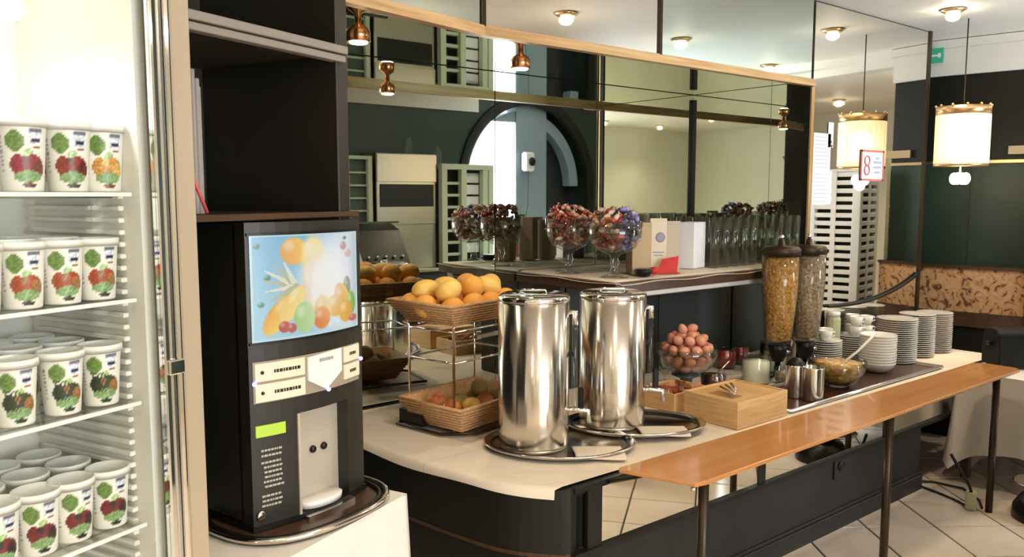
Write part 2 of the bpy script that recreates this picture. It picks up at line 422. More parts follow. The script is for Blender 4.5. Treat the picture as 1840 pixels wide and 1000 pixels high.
structure(wslab(TE, 3.4, -0.03, 0.12, 2.54, 2.66, 'trim_2', M['whitewall']))

# soffit block over the niche, with its faceted mirror fascia
TRZ = 2.20
fac = [(1.229, 2.36), (1.9, FASY), (2.9, FASY), (4.16, FASY)]
structure(MB().prism([(1.0, 2.34), (1.229, 2.375), (1.9, FASY+0.015), (4.16, FASY+0.015), (4.16, 3.45), (1.0, 3.45)], 2.232, CEIL).build('ceiling', M['whitewall']))
fas = structure(MB().prism([(1.2,2.40),(1.9,FASY+0.02),(4.16,FASY+0.02),(4.16,FASY+0.015),(1.9,FASY+0.012),(1.2,2.38)], 2.225, CEIL).build('wall_fascia', M['dark']))
names = [M['mirror_blue'], M['mirror_clear'], M['mirror_blue']]
for i in range(3):
    (xa, ya), (xb, yb) = fac[i], fac[i+1]
    L = sqrt((xb-xa)**2+(yb-ya)**2); ux, uy = (xb-xa)/L, (yb-ya)/L
    g = 0.004
    a = (xa+ux*g, ya+uy*g); b_ = (xb-ux*g, yb-uy*g)
    tt = radians([0.0, 0.4, -0.5][i]); ux2 = (uy, -ux)
    MB().prism([a, b_, (b_[0]-ux2[0]*0.006, b_[1]-ux2[1]*0.006), (a[0]-ux2[0]*0.006, a[1]-ux2[1]*0.006)], TRZ+0.03, CEIL-0.005).build('mirror_panel', names[i], fas)
for (x, y) in fac[1:3]:
    MB().box(x-0.008, x+0.008, y-0.01, y+0.01, TRZ+0.03, CEIL-0.005).build('seam_strip', M['bronze'], fas)
# gilded trim along its lower edge
tr = MB()
tr.prism([(1.0, 2.30), (1.229, 2.345), (1.9, FASY-0.018), (4.175, FASY-0.018), (4.175, FASY+0.02), (1.9, FASY+0.02), (1.229, 2.385), (1.0, 2.34)], TRZ-0.006, TRZ+0.012)
tr.prism([(1.0, 2.31), (1.229, 2.352), (1.9, FASY-0.01), (4.175, FASY-0.01), (4.175, FASY+0.02), (1.9, FASY+0.02), (1.229, 2.385), (1.0, 2.34)], TRZ+0.012, TRZ+0.034)
structure(tr.build('trim_4', M['goldwood']))
# mirrored niche ceiling
structure(MB().prism([(1.0, 2.35), (1.229, 2.39), (1.9, FASY+0.02), (4.15, FASY+0.02), (4.15, MIRY), (1.0, MIRY)], 2.222, 2.230).build('ceiling', M['mirror']))
# back mirror of the niche, in panes
wb = structure(MB().box(0.9, 4.2, MIRY+0.012, MIRY+0.05, 0, 2.25).build('wall_back', M['blackgreen']))
xs = [1.55, 2.585, 3.312, 4.16]
for i in range(3):
    MB().box(xs[i]+0.002, xs[i+1]-0.002, MIRY, MIRY+0.008, 0.3, 2.22, 0.001).build('mirror_pane', M['mirror'], wb)
# pillar: its side closes the niche, its face is a full-height mirror
pil = structure(MB().box(4.17, 5.545, FASY+0.01, 4.1, 0, CEIL-0.001).build('wall_pillar', M['dark']))
MB().box(4.18, 5.53, FASY, FASY+0.008, 0.02, CEIL-0.01).build('mirror_panel', M['mirror_clear'], pil)
MB().box(4.158, 4.166, FASY+0.012, MIRY, 0.6, 2.22).build('mirror_panel', M['mirror'], pil)
MB().box(4.150, 4.178, FASY-0.012, FASY-0.003, 0.6, 2.19).build('corner_strip', M['brass'], pil)
MB().box(4.150, 4.168, FASY-0.002, FASY+0.030, 0.6, 2.19).build('dark_corner_strip', M['black'], pil)
MB().box(4.140, 4.157, MIRY-0.016, MIRY-0.001, 1.21, 2.19).build('dark_corner_strip', M['black'], pil)
MB().box(5.53, 5.56, FASY-0.008, FASY+0.02, 0.0, CEIL-0.002).build('corner_strip', M['bronze'], pil)

# ================================================================== BENCH on the right wall
bench = thing('bench', (0,0,0), 'upholstered wall bench with brown floral backrest under the green wall', 'bench')
wslab(-1.2, TE-0.005, -0.10, -0.012, 0.80, 1.10, 'backrest', M['floral'], bench)
wslab(-1.2, TE-0.005, -0.12, -0.012, 1.10, 1.118, 'top_rail', M['tablewood'], bench)
wslab(-1.2, TE-0.005, -0.11, -0.012, 0.70, 0.80, 'lower_band', M['tablewood'], bench)
wslab(-1.2, 0.5, -0.50, -0.012, 0.34, 0.46, 'seat', M['floral'], bench)
wslab(-1.2, 0.5, -0.45, -0.012, 0.004, 0.34, 'plinth', M['blackgreen'], bench)
wslab(-1.2, TE-0.005, -0.08, -0.012, 0.46, 0.70, 'back_panel', M['blackgreen'], bench)

o = thing('exit_sign', (5.87, 2.64, 2.55), 'small green exit sign hanging on the white band above the green wall', 'sign', rz=radians(-80))
MB().box(-0.065, 0.065, -0.01, 0.01, -0.05, 0.05, 0.003).build('panel', M['exit'], o)
q = MB().box(-0.05, -0.02, -0.012, -0.0105, -0.03, 0.03).box(-0.01, 0.03, -0.012, -0.0105, -0.006, 0.006)
q.prism([(0.03, -0.0105), (0.03, -0.012), (0.05, -0.012), (0.05, -0.0105)], -0.015, 0.015)
q.build('arrow_pictogram', M['white'], o)
o = tag(MB().prism([wp(0.53,-0.02), wp(0.85,-0.02), wp(0.85,-0.004), wp(0.53,-0.004)], 1.87, 1.925).build('wall_plaque', M['carton']), 'narrow beige plaque on the dark green wall above the gilt rail', 'plaque')

# ================================================================== COUNTER
counter = thing('buffet_counter', (2.0, 2.0, 0), 'low black buffet counter with mirrored apron and charcoal base', 'counter')
def CP(mb, name, m, parent=counter, **k): return mb.build(name, m, parent, (-2.0, -2.0, 0), **k)
CT = 0.605
# left end curve, from front corner to the back
lend0 = [(1.87, 1.962), (1.815, 1.975), (1.70, 2.12), (1.645, 2.30), (1.60, 2.55), (1.565, 2.85), (1.54, 3.1), (1.53, MIRY-0.002)]
lend = [lend0[0]]
for i in range(len(lend0)-1):
    p0, p1, p2, p3 = lend0[max(i-1, 0)], lend0[i], lend0[i+1], lend0[min(i+2, len(lend0)-1)]
    for k in range(1, 6):
        t = k/5
        lend.append(tuple(0.5*(2*p1[c]+(p2[c]-p0[c])*t+(2*p0[c]-5*p1[c]+4*p2[c]-p3[c])*t*t+(3*p1[c]-p0[c]-3*p2[c]+p3[c])*t**3) for c in (0, 1)))
CP(MB().prism([(1.90, 1.975)] + lend + [(5.5, MIRY-0.002), (5.5, 1.975)] if False else [(1.90, 1.98)] + lend + [(4.15, MIRY-0.002), (4.15, 2.50), (5.5, 2.50), (5.5, 1.98)], 0.565, CT), 'worktop', M['counter_side'])
bodyp = [(1.915, 1.99)] + [(x+0.012, y+0.012) for x, y in lend] + [(2.2, MIRY-0.01), (2.2, 1.99)]
bodyp[-3] = (bodyp[-3][0], MIRY-0.01)
CP(MB().prism(bodyp, 0.370, 0.565), 'side_panel', M['counter_side'])
lo = [(1.935, 2.0)] + [(x+0.03, y+0.02) for x, y in lend] + [(2.2, MIRY-0.01), (2.2, 2.0)]
lo[-3] = (lo[-3][0], MIRY-0.01)
CP(MB().prism(lo, 0.0, 0.358), 'lower_side_panel', M['counter_side'])
CP(MB().prism([(x-0.003 if 0 < i < len(lend)+1 else x, y-0.003 if i == 0 else y) for i, (x, y) in enumerate(bodyp)], 0.357, 0.371), 'edge_bead', M['tablewood'])
CP(MB().box(1.93, 4.45, 1.966, 2.4, 0.0, 0.358), 'base_panel', M['base'])
CP(MB().box(1.93, 4.462, 1.95, 1.9655, 0.0, 0.085, 0.004), 'plinth', M['base'])
CP(MB().box(1.93, 4.462, 1.958, 1.9655, 0.085, 0.10, 0.003), 'plinth_moulding', M['base'])
CP(MB().box(4.451, 4.465, 1.952, 2.4, 0.0, 0.085), 'plinth', M['base'])
CP(MB().box(1.86, 5.3, 1.95, 1.975, 0.352, 0.371), 'lower_rail', M['counter_side'])
CP(MB().box(1.86, 5.5, 1.955, 1.985, 0.585, 0.606), 'upper_rail', M['counter_side'])
CP(MB().box(1.985, 5.3, 1.972, 2.0, 0.371, 0.588), 'apron_board', M['counter_side'])
mx = [2.0, 2.965, 4.05, 5.2]
for i in range(3):
    CP(MB().box(mx[i]+0.022 if i else mx[i], mx[i+1]-0.022, 1.964, 1.971, 0.372, 0.585), 'apron_mirror', M['mirror_clear'])
for x in mx[1:3]:
    CP(MB().box(x-0.022, x+0.022, 1.958, 1.973, 0.370, 0.586), 'divider', M['counter_side'])
CP(MB().box(1.93, 2.0, 1.956, 1.99, 0.0, 0.60, 0.008), 'corner_post', M['counter_side'])
sk = CP(MB().box(3.555, 3.65, 1.955, 1.9659, 0.255, 0.35, 0.004), 'socket', M['base'])
CP(MB().lathe([(0.0, 0), (0.02, 0), (0.02, 0.004), (0.0, 0.004)], 20, (0,0,0)), 'x', M['black']) if False else None
s_ = MB().lathe([(0.0, 0.0), (0.024, 0.0), (0.024, 0.006), (0.0, 0.006)], 20).build('socket_hole', M['black'], sk, (3.603, 1.954, 0.315)); s_.rotation_euler = (radians(90), 0, 0)

# cloth on the counter, softly draped over the left end
def cloth_edge(k):  # left edge polyline pushed slightly over the worktop
    return lend[k]
cl = MB()
nu, nv = 90, 26
def lx(y):   # left boundary x at given y
    pts = sorted([(b_, a) for a, b_ in lend])
    if y <= pts[0][0]: return pts[0][1]
    for (ya, xa), (yb, xb) in zip(pts, pts[1:]):
        if ya <= y <= yb: return xa+(xb-xa)*(y-ya)/(yb-ya)
    return pts[-1][1]
def clothf(u, v):
    y = 1.985+(2.495-1.985)*v if False else 1.985+(3.30-1.985)*v
    xl = lx(y)-0.004+0.03*(1-v)*0
    xr = 5.49 if y < 2.49 else 4.14
    t = u**1.3
    x = xl+(xr-xl)*t
    z = CT+0.004
    d = x-xl
    wave = 0.004*sin(x*5+y*3)+0.003*sin(y*17)*max(0, 1-d/0.3)
    z += 0.0015+0.003*abs(sin(x*3.1+y*2.3))*max(0, 1-d/1.2)
    if u < 0.5/nu: z = CT-0.026+0.006*sin(y*9); x = xl-0.010
    elif u < 1.5/nu: x = xl-0.008; z = CT+0.003
    return (x, y, z)
ys = [1.985+(2.49-1.985)*j/12 for j in range(13)]+[2.491+(3.30-2.491)*j/16 for j in range(17)]
vs = []; 
for y in ys:
    for i in range(nu+1):
        u = i/nu
        vs.append(clothf(u, (y-1.985)/(3.30-1.985)))
fs = [(j*(nu+1)+i, j*(nu+1)+i+1, (j+1)*(nu+1)+i+1, (j+1)*(nu+1)+i) for j in range(len(ys)-1) if j != 12 for i in range(nu)]
cl.add(vs, fs, True)
tag(cl.build('tablecloth', M['cloth']), 'cream cloth covering the top of the black buffet counter', 'tablecloth')

# tray rail
RZ = 0.72
rail = thing('tray_rail', (3.2, 1.65, 0), 'long varnished wooden tray rail standing on posts along the counter', 'rail')
pts = [(1.965, 1.532), (2.01, 1.525), (4.56, 1.54), (4.60, 1.57), (4.60, 1.72), (4.56, 1.765), (1.90, 1.785), (1.88, 1.775)]
MB().prism([(x-3.2, y-1.65) for x, y in pts], RZ-0.014, RZ).build('board', M['wood'], rail, bevel=0.004)
for x in (2.075, 3.30, 4.39):
    MB().lathe([(0.017, 0.0), (0.017, RZ-0.015)], 18, (x-3.2, 1.585-1.65, 0)).build('post', M['bronze'], rail)
for x in (2.02, 2.6, 3.6, 4.2):
    b1 = MB().tube([(x-3.2, 1.58-1.65, RZ-0.022), (x-3.2, 1.75-1.65, RZ-0.022), (x-3.2, 1.80-1.65, RZ-0.06), (x-3.2, 1.955-1.65, RZ-0.125)], 0.008)
    b1.build('bracket', M['bronze'], rail)
for dy in (1.53, 1.56):
    MB().ball((1.99-3.2+(dy-1.53)*1.2, dy-1.65+0.03, RZ-0.03), 0.009).build('screw_cap', M['steel'], rail)

# upper shelf in the niche
SZ = 1.20
shelf = thing('raised_shelf', (3.4, 2.9, 0), 'raised dark wooden shelf with white cloth across the mirrored niche', 'shelf')
def SP(mb, name, m, **k): return mb.build(name, m, shelf, (-3.4, -2.9, 0), **k)
SP(MB().box(2.72, 4.15, 2.60, MIRY-0.003, SZ-0.055, SZ-0.004, 0.003), 'board', M['tablewood'])
c2 = MB()
def sc(u, v):
    x = 2.714+(4.15-2.714)*u; y = 2.592+(MIRY-0.004-2.592)*v
    z = SZ+0.001+0.002*sin(x*11)*sin(y*9)
    if v < 0.03: z = SZ-0.012-0.004*sin(x*14)
    if u < 0.015: z = SZ-0.010-0.004*sin(y*14)
    return (x, y, z)
c2.grid(sc, 70, 36); SP(c2, 'shelf_cloth', M['cloth'], thick=0.002)
SP(MB().box(2.76, 4.14, 2.63, 2.70, SZ-0.085, SZ-0.056, 0.006), 'underside_sheen', mat('pale_sheen', (0.75, 0.73, 0.68), 0.3))  # pale strip imitating light reflected on the shelf's underside
SP(MB().box(2.78, 3.48, 3.0, 3.02, CT+0.01, SZ-0.056), 'back_panel', mat('dark_grey_panel', (0.03, 0.034, 0.032), 0.4))
SP(MB().box(3.49, 4.15, 3.0, 3.02, CT+0.01, SZ-0.056), 'back_panel', mat('slate_panel', (0.045, 0.055, 0.055), 0.4))
SP(MB().box(2.74, 2.77, 3.0, MIRY-0.003, CT+0.01, SZ-0.056), 'support', M['dark'])

# ================================================================== FRIDGE (left)
FA = radians(22.5)
FO = (0.199, 1.64)
fr = thing('drinks_fridge', (FO[0], FO[1], 0), 'tall white display fridge with glass door and champagne aluminium edge', 'fridge', rz=FA)
MB().box(-0.55, 0.30, 0.36, 0.40, 0.2, 2.08).build('back_panel', M['fridge'], fr)
MB().box(0.262, 0.30, -0.02, 0.36, 0.2, 2.08).build('side_panel', M['fridge'], fr)
MB().box(-0.59, -0.55, -0.02, 0.40, 0.2, 2.08).build('side_panel', M['fridge'], fr)
MB().box(-0.59, 0.30, -0.02, 0.40, 2.08, 2.13).build('top_panel', M['fridge'], fr)
MB().box(-0.59, 0.30, -0.02, 0.40, 0.0, 0.2).build('base', M['fridge'], fr)
MB().box(-0.50, 0.11, 0.06, 0.12, 1.915, 1.955, 0.012).build('light_tube', M['tube'], fr)
for i in range(34):
    z = 0.80+i*0.024
    MB().box(0.250, 0.263, 0.03, 0.33, z, z+0.010, 0.002).build('shelf_rib', M['fridge'], fr)
MB().box(0.318, 0.372, -0.055, 0.40, 0.0, 2.13, 0.006).build('edge_frame', M['beige'], fr)
door = MB().box(-0.55, 0.268, -0.060, -0.056, 0.1, 2.1).build('glass_door', M['pane'], fr)
MB().box(0.268, 0.282, -0.066, -0.045, 0.1, 2.1, 0.003).build('door_edge', M['chrome'], door)
MB().box(0.284, 0.298, -0.063, -0.030, 0.1, 2.1, 0.004).build('door_edge', M['alu'], door)
MB().box(0.299, 0.312, -0.070, -0.030, 0.1, 2.1, 0.005).build('door_edge', M['chrome'], door)
MB().box(0.272, 0.310, -0.074, -0.067, 1.24, 1.27, 0.003).build('door_catch', M['chrome'], door)
SH = [1.605, 1.395, 1.185, 0.930]
for z in SH:
    f_ = MB().box(-0.54, 0.255, 0.0, 0.34, z-0.006, z-0.002).build('glass_shelf', M['glass'], fr)
    MB().box(-0.54, 0.255, -0.006, 0.0, z-0.008, z, 0.001).build('front_rail', M['white'], f_)
    w_ = MB()
    for k in range(5): w_.tube([(-0.54, 0.05+k*0.065, z-0.010), (0.255, 0.05+k*0.065, z-0.010)], 0.0018, 6)
    w_.build('wire', M['alu'], f_)
la = light('fridge_lamp', 'AREA', (0,0,0), 2.8, (1.0, 0.99, 0.93), 0.55, None, 0.05)
la.parent = fr; la.location = (-0.2, 0.09, 1.905)

# yogurt pots, printed with a per-shelf fruit colour
def pot_mesh(idx, fruit, fruit2, dark):
    mb = MB(); seg = 72
    H = 0.112
    prof = [(0.0, 0.0), (0.030, 0.0)] + [(0.031+0.0085*k/34, 0.002+(H-0.002)*k/34) for k in range(35)]
    mb.lathe(prof, seg)
    cols = []
    rnd = random.Random(idx)
    for (r_, z) in prof:
        for k in range(seg):
            a = 360*k/seg
            da = ((a-270+180) % 360)-180      # angle from the front (-y)
            zz = z/H
            c = (0.90, 0.89, 0.86)
            s = da
            def el(cx, cz, rx, rz): return ((s-cx)/rx)**2+((zz-cz)/rz)**2 < 1
            if zz < 0.96 and r_ > 0.03:
                if el(-30, 0.74, 23, 0.15): c = (0.40, 0.56, 0.22)
                if 4 < s < 38 and 0.70 < zz < 0.86: c = (0.86, 0.88, 0.94)
                if 4 < s < 38 and 0.86 <= zz < 0.92: c = (0.40, 0.42, 0.52)
                if 9 < s < 34 and 0.74 < zz < 0.79: c = (0.12, 0.13, 0.33)
                if 10 < s < 34 and 0.64 < zz < 0.68: c = (0.55, 0.12, 0.10)
                if el(0, 0.57, 14, 0.07): c = (0.66, 0.80, 0.52)
                if el(-24, 0.40, 22, 0.15) or el(14, 0.42, 26, 0.13): c = fruit
                if el(30, 0.34, 18, 0.14) or el(-6, 0.46, 10, 0.07): c = fruit2
                if el(0, 0.22, 38, 0.09): c = (0.50, 0.66, 0.40)
                if el(2, 0.10, 20, 0.035): c = dark
                if dark == (0.08, 0.16, 0.04) and -45 < s < 5 and 0.25 < zz < 0.62 and (math.sin(s*0.45)*0.09+0.5 > abs(zz-0.2)) and (int((s+60)/6)+int(zz*14)) % 2: c = (0.10, 0.18, 0.07)
                if 60 < abs(s) < 75 and 0.25 < zz < 0.85 and int(zz*30) % 2: c = (0.62, 0.62, 0.70)
            if c != (0.90, 0.89, 0.86):
                q = rnd.uniform(0.78, 1.12); g_ = sum(c)/3; c = tuple(max(0, min(1, (x*0.8+g_*0.2)*q)) for x in c)
            cols.append(c)
    lid = MB().lathe([(0.0, 0.0), (0.0415, 0.0), (0.0425, -0.007), (0.0425, 0.005), (0.0415, 0.008), (0.039, 0.008), (0.037, 0.004), (0.0, 0.004)], 40)
    return mb, cols, lid, H
PK = [((0.62,0.14,0.22),(0.50,0.20,0.16),(0.40,0.05,0.08)), ((0.58,0.16,0.10),(0.45,0.12,0.08),(0.25,0.08,0.04)),
      ((0.85,0.58,0.22),(0.90,0.72,0.35),(0.55,0.25,0.10)), ((0.70,0.26,0.12),(0.62,0.45,0.24),(0.20,0.10,0.05)),
      ((0.20,0.25,0.12),(0.66,0.42,0.20),(0.08,0.16,0.04)), ((0.48,0.08,0.12),(0.20,0.06,0.08),(0.10,0.03,0.04))]
protos = {}
def put_pot(kind, u, v, z, label, group):
    if kind not in protos:
        mb, cols, lid, H = pot_mesh(kind, *PK[kind])
        root = thing('yogurt_pot', (0,0,0), label, 'yogurt pot', group)
        mb.build('body', M['painted'], root, cols=cols)
        lid.build('lid', M['white'], root, (0,0,H+0.001))
        protos[kind] = root
        o = root
    else:
        o = copy_tree(protos[kind], label=label, group=group)
    x = FO[0]+u*cos(FA)-v*sin(FA); y = FO[1]+u*sin(FA)+v*cos(FA)
    o.location = (x, y, z+0.0005)
    o.rotation_euler = (0,0, FA+radians(-10)+math.atan2(y, x)-math.atan2(FO[1], FO[0]) + random.uniform(-0.12, 0.12))
    s_ = 1.08 if abs(z-SH[0]) < 0.01 else 1.0
    o.scale = (s_, s_, s_)
    return o
pos = ['nearest the glass door edge', 'second from the right', 'third from the right', 'fourth from the right']
fl_names = ['top', 'second', 'third', 'lowest']
for (kind, u, word) in [(0, 0.075, 'pink berry label, third from the right'), (1, 0.162, 'red berry label, middle of the visible three'), (2, 0.232, 'amber fruit label, rightmost'), (0, -0.018, 'pink berry label, cut by the left photo edge')]:
    put_pot(kind, u, 0.052, SH[0], 'yogurt pot, top fridge shelf, '+word, 'yogurt pots on the top fridge shelf')
for i, u in enumerate((0.210, 0.137, 0.062, -0.015)):
    put_pot(3, u, 0.050, SH[1], 'orange-red fruit yogurt pot on the second fridge shelf, '+['rightmost', 'second from right', 'third from right', 'cut by the left photo edge'][i], 'yogurt pots on the second fridge shelf')
for i, u in enumerate((0.206, 0.125, 0.035, -0.052)):
    put_pot(4, u, 0.050, SH[2], 'green leaf yogurt pot, third fridge shelf, '+['rightmost', 'second from right', 'third from right', 'beyond the left photo edge'][i], 'yogurt pots on the third fridge shelf')
for i, u in enumerate((0.214, 0.136, 0.066, -0.01)):
    put_pot(5, u, 0.055, SH[3], 'dark cherry yogurt pot, lowest fridge shelf, '+['rightmost', 'second from right', 'third from right', 'at the left photo edge'][i], 'yogurt pots on the lowest fridge shelf')
for r_ in range(4):
    for row in (1, 2):
        for i in range(3):
            put_pot([1, 3, 4, 5][r_], 0.195-0.088*i, 0.055+0.10*row, SH[r_], 'yogurt pot, %s fridge shelf, %s row, %s from the right' % (fl_names[r_], ['', 'middle', 'rear'][row], ['first', 'second', 'third'][i]), 'rear yogurt pots, row %d, shelf %d' % (row, r_))

# ================================================================== ALCOVE CABINET between the fridge and the niche
cab = thing('alcove_cabinet', (FO[0], FO[1], 0), 'tall dark open alcove cabinet behind the juice dispenser', 'cabinet', rz=FA)
MB().box(0.376, 0.925, 0.50, 0.53, 0, 2.64).build('back_panel', M['darkin'], cab)
MB().box(0.376, 0.396, 0.0, 0.50, 0.80, 2.64).build('side_panel', M['dark'], cab)
MB().box(0.880, 0.925, 0.0, 0.50, 0.80, 2.64, 0.003).build('side_panel', M['dark'], cab)
MB().box(0.397, 0.879, 0.02, 0.498, 1.962, 1.985).build('shelf', M['darkin'], cab)
e_ = MB().box(0.378, 0.905, -0.012, 0.018, 1.945, 1.962, 0.002).box(0.378, 0.905, -0.020, 0.018, 1.965, 1.985, 0.002)
e_.build('shelf_edge', mat('pale_edge_moulding', (0.26, 0.23, 0.20), 0.35), cab)
MB().box(0.397, 0.879, 0.0, 0.498, 1.543, 1.555).build('shelf', M['darkin'], cab)
MB().box(0.378, 0.945, -0.014, -0.001, 1.542, 1.557, 0.002).build('shelf_edge', M['tablewood'], cab)
# papers leaning inside
o = tag(MB().box(0, 0.011, 0, 0.20, 0, 0.33, 0.002).build('paper_folder', mat('grey_paper', (0.30, 0.28, 0.26), 0.7)), 'grey paper folder standing against the left side inside the dark alcove', 'folder')
o.parent = None
def fpos(u, v, z): return (FO[0]+u*cos(FA)-v*sin(FA), FO[1]+u*sin(FA)+v*cos(FA), z)
o.location = fpos(0.500, 0.10, 1.5555); o.rotation_euler = (0, 0, FA)
for k in range(2):
    q = copy_tree(o, fpos(0.512+0.012*k, 0.10+0.01*k, 1.5555), FA, label=['grey paper folder second from the alcove side panel', 'outermost grey paper folder in the dark alcove'][k]); q.scale = (1, 1, 0.94-0.05*k)
    q['group'] = 'folders in the alcove'
o['group'] = 'folders in the alcove'
sb = MB().tube([(0,0,0), (0.055, 0.0, -0.122)], 0.004, 8)
sb.build('leaning_stick', M['redink']).name = 'leaning_stick'
o = bpy.data.objects['leaning_stick']; tag(o, 'thin red and white stick leaning in the left of the dark alcove', 'stick'); o.location = fpos(0.406, 0.02, 1.682); o.rotation_euler = (0,0,FA)

# ================================================================== JUICE DISPENSER
MA = radians(16); MO = (0.718, 1.864)
# table below it with white cloth
tb = thing('side_table', (0.6, 1.9, 0), 'small square side table under the juice dispenser', 'table', rz=FA)
MB().box(0.0, 0.52, -0.20, 0.31, 0.74, 0.765).build('tabletop', M['tablewood'], tb)
for (x, y) in ((0.03, -0.17), (0.49, -0.17), (0.03, 0.28), (0.49, 0.28)):
    MB().box(x-0.02, x+0.02, y-0.02, y+0.02, 0.005, 0.74, 0.003).build('leg', M['tablewood'], tb)
cm = MB()
# cloth: flat top plus hanging sides with folds
TX0, TX1, TY0, TY1 = -0.02, 0.545, -0.235, 0.33
def tcl(u, v):
    # u around perimeter, v from the rim down
    P = [(TX0, TY0), (TX1, TY0), (TX1, TY1), (TX0, TY1)]
    t = (u % 1)*4; i = int(t) % 4; f = t-int(t)
    a, b_ = P[i], P[(i+1) % 4]
    x = a[0]+(b_[0]-a[0])*f; y = a[1]+(b_[1]-a[1])*f
    nx, ny = [(0,-1),(1,0),(0,1),(-1,0)][i]
    corner = abs(f-0.5)*2
    amp = 0.018*v*(1+sin(u*70)*1.0)+0.045*v*corner**6
    return (x+nx*amp, y+ny*amp, 0.783-0.012*min(1, v*30)*0.2-0.60*v)
TZ = 0.783
top = []
cm.grid(tcl, 160, 14)
cm.box(TX0, TX1, TY0, TY1, TZ-0.003, TZ)
o = cm.build('tablecloth', M['cloth2'])
tag(o, 'white cloth hanging over the small table under the juice dispenser', 'tablecloth')
o.location = (0.745, 1.905, 0); o.rotation_euler = (0,0,FA)
# align: front right corner of the cloth should be at (1.144,1.862)
cx = TX1*cos(FA)-TY0*sin(FA); cy = TX1*sin(FA)+TY0*cos(FA)
o.location = (1.144-cx, 1.872-cy, 0)
tb.location = (1.144-cx, 1.872-cy, 0)
# tray under machine
tr_ = thing('serving_tray', (0.865, 1.965, TZ+0.001), 'oval dark wooden tray with chrome rim under the juice dispenser', 'tray', rz=MA)
def oval(rx, ry, n=48, p=2.6):
    out = []
    for k in range(n):
        a = 2*pi*k/n; c, s = cos(a), sin(a)
        out.append((rx*abs(c)**(2/p)*(1 if c >= 0 else -1), ry*abs(s)**(2/p)*(1 if s >= 0 else -1)))
    return out
MB().prism(oval(0.235, 0.19), 0.0, 0.006).build('tray_floor', M['tablewood'], tr_)
MB().tube([(x, y, 0.012) for x, y in oval(0.238, 0.193)], 0.008, 8, closed=True).build('rim', M['steel'], tr_)
MB().tube([(x, y, 0.010) for x, y in oval(0.220, 0.175)], 0.007, 8, closed=True).build('inner_rim', M['black'], tr_)

jd = thing('juice_dispenser', (MO[0], MO[1], 0), 'tall black juice dispenser with backlit fruit picture and cream buttons', 'juice dispenser', rz=MA)
ZB, ZT = 0.792, 1.540
MWi = 0.352
def bulge(x):   # front face bulges gently outwards in its middle
    t = (x-MWi/2)/(MWi/2); return -0.028*(1-t*t)
def front_slab(mb, x0, x1, z0, z1, off, depth, n=10):
    # slab following the bulged front, from off (outwards negative) to depth behind
    pts = [(x0+(x1-x0)*i/n, bulge(x0+(x1-x0)*i/n)+off) for i in range(n+1)]
    back = [(x, y+depth) for x, y in pts][::-1]
    return mb.prism(pts+back, z0, z1)
# body behind
MB().box(-0.008, MWi+0.008, 0.03, 0.40, ZB+0.01, ZT, 0.008).build('housing', M['machine'], jd)
body = MB()
front_slab(body, -0.008, MWi+0.008, 1.062, ZT-0.004, 0.0, 0.045)          # upper front
front_slab(body, -0.008, 0.116, ZB+0.01, 1.062, 0.0, 0.045)               # left of niche
front_slab(body, 0.284, MWi+0.008, ZB+0.01, 1.062, 0.0, 0.045)            # right of niche
front_slab(body, 0.116, 0.284, ZB+0.004, 0.80, -0.0, 0.045)
body.build('front_cover', M['machine'], jd)
front_slab(MB(), -0.012, MWi+0.012, ZB-0.0, ZB+0.012, -0.006, 0.30).build('foot', M['black'], jd)
# dispensing recess
nb = MB().box(0.116, 0.284, 0.022, 0.029, 0.80, 1.062)
nb.build('recess_back', M['niche'], jd)
MB().box(0.109, 0.116, -0.028, 0.03, 0.80, 1.062).build('recess_side', M['niche'], jd)
for x in (0.195, 0.232):
    MB().ball((x, 0.018, 0.942), 0.010, sc=(1, 0.7, 1)).build('nozzle', M['black'], jd)
MB().lathe([(0.0, 0), (0.066, 0), (0.068, 0.014), (0.062, 0.018), (0.0, 0.016)], 36, (0.198, -0.004, 0.806), 1.0, 0.5).build('drip_tray', M['ceramic'], jd)
front_slab(MB(), 0.118, 0.282, 0.790, 0.800, -0.025, 0.05).build('drip_rim', M['steel'], jd)
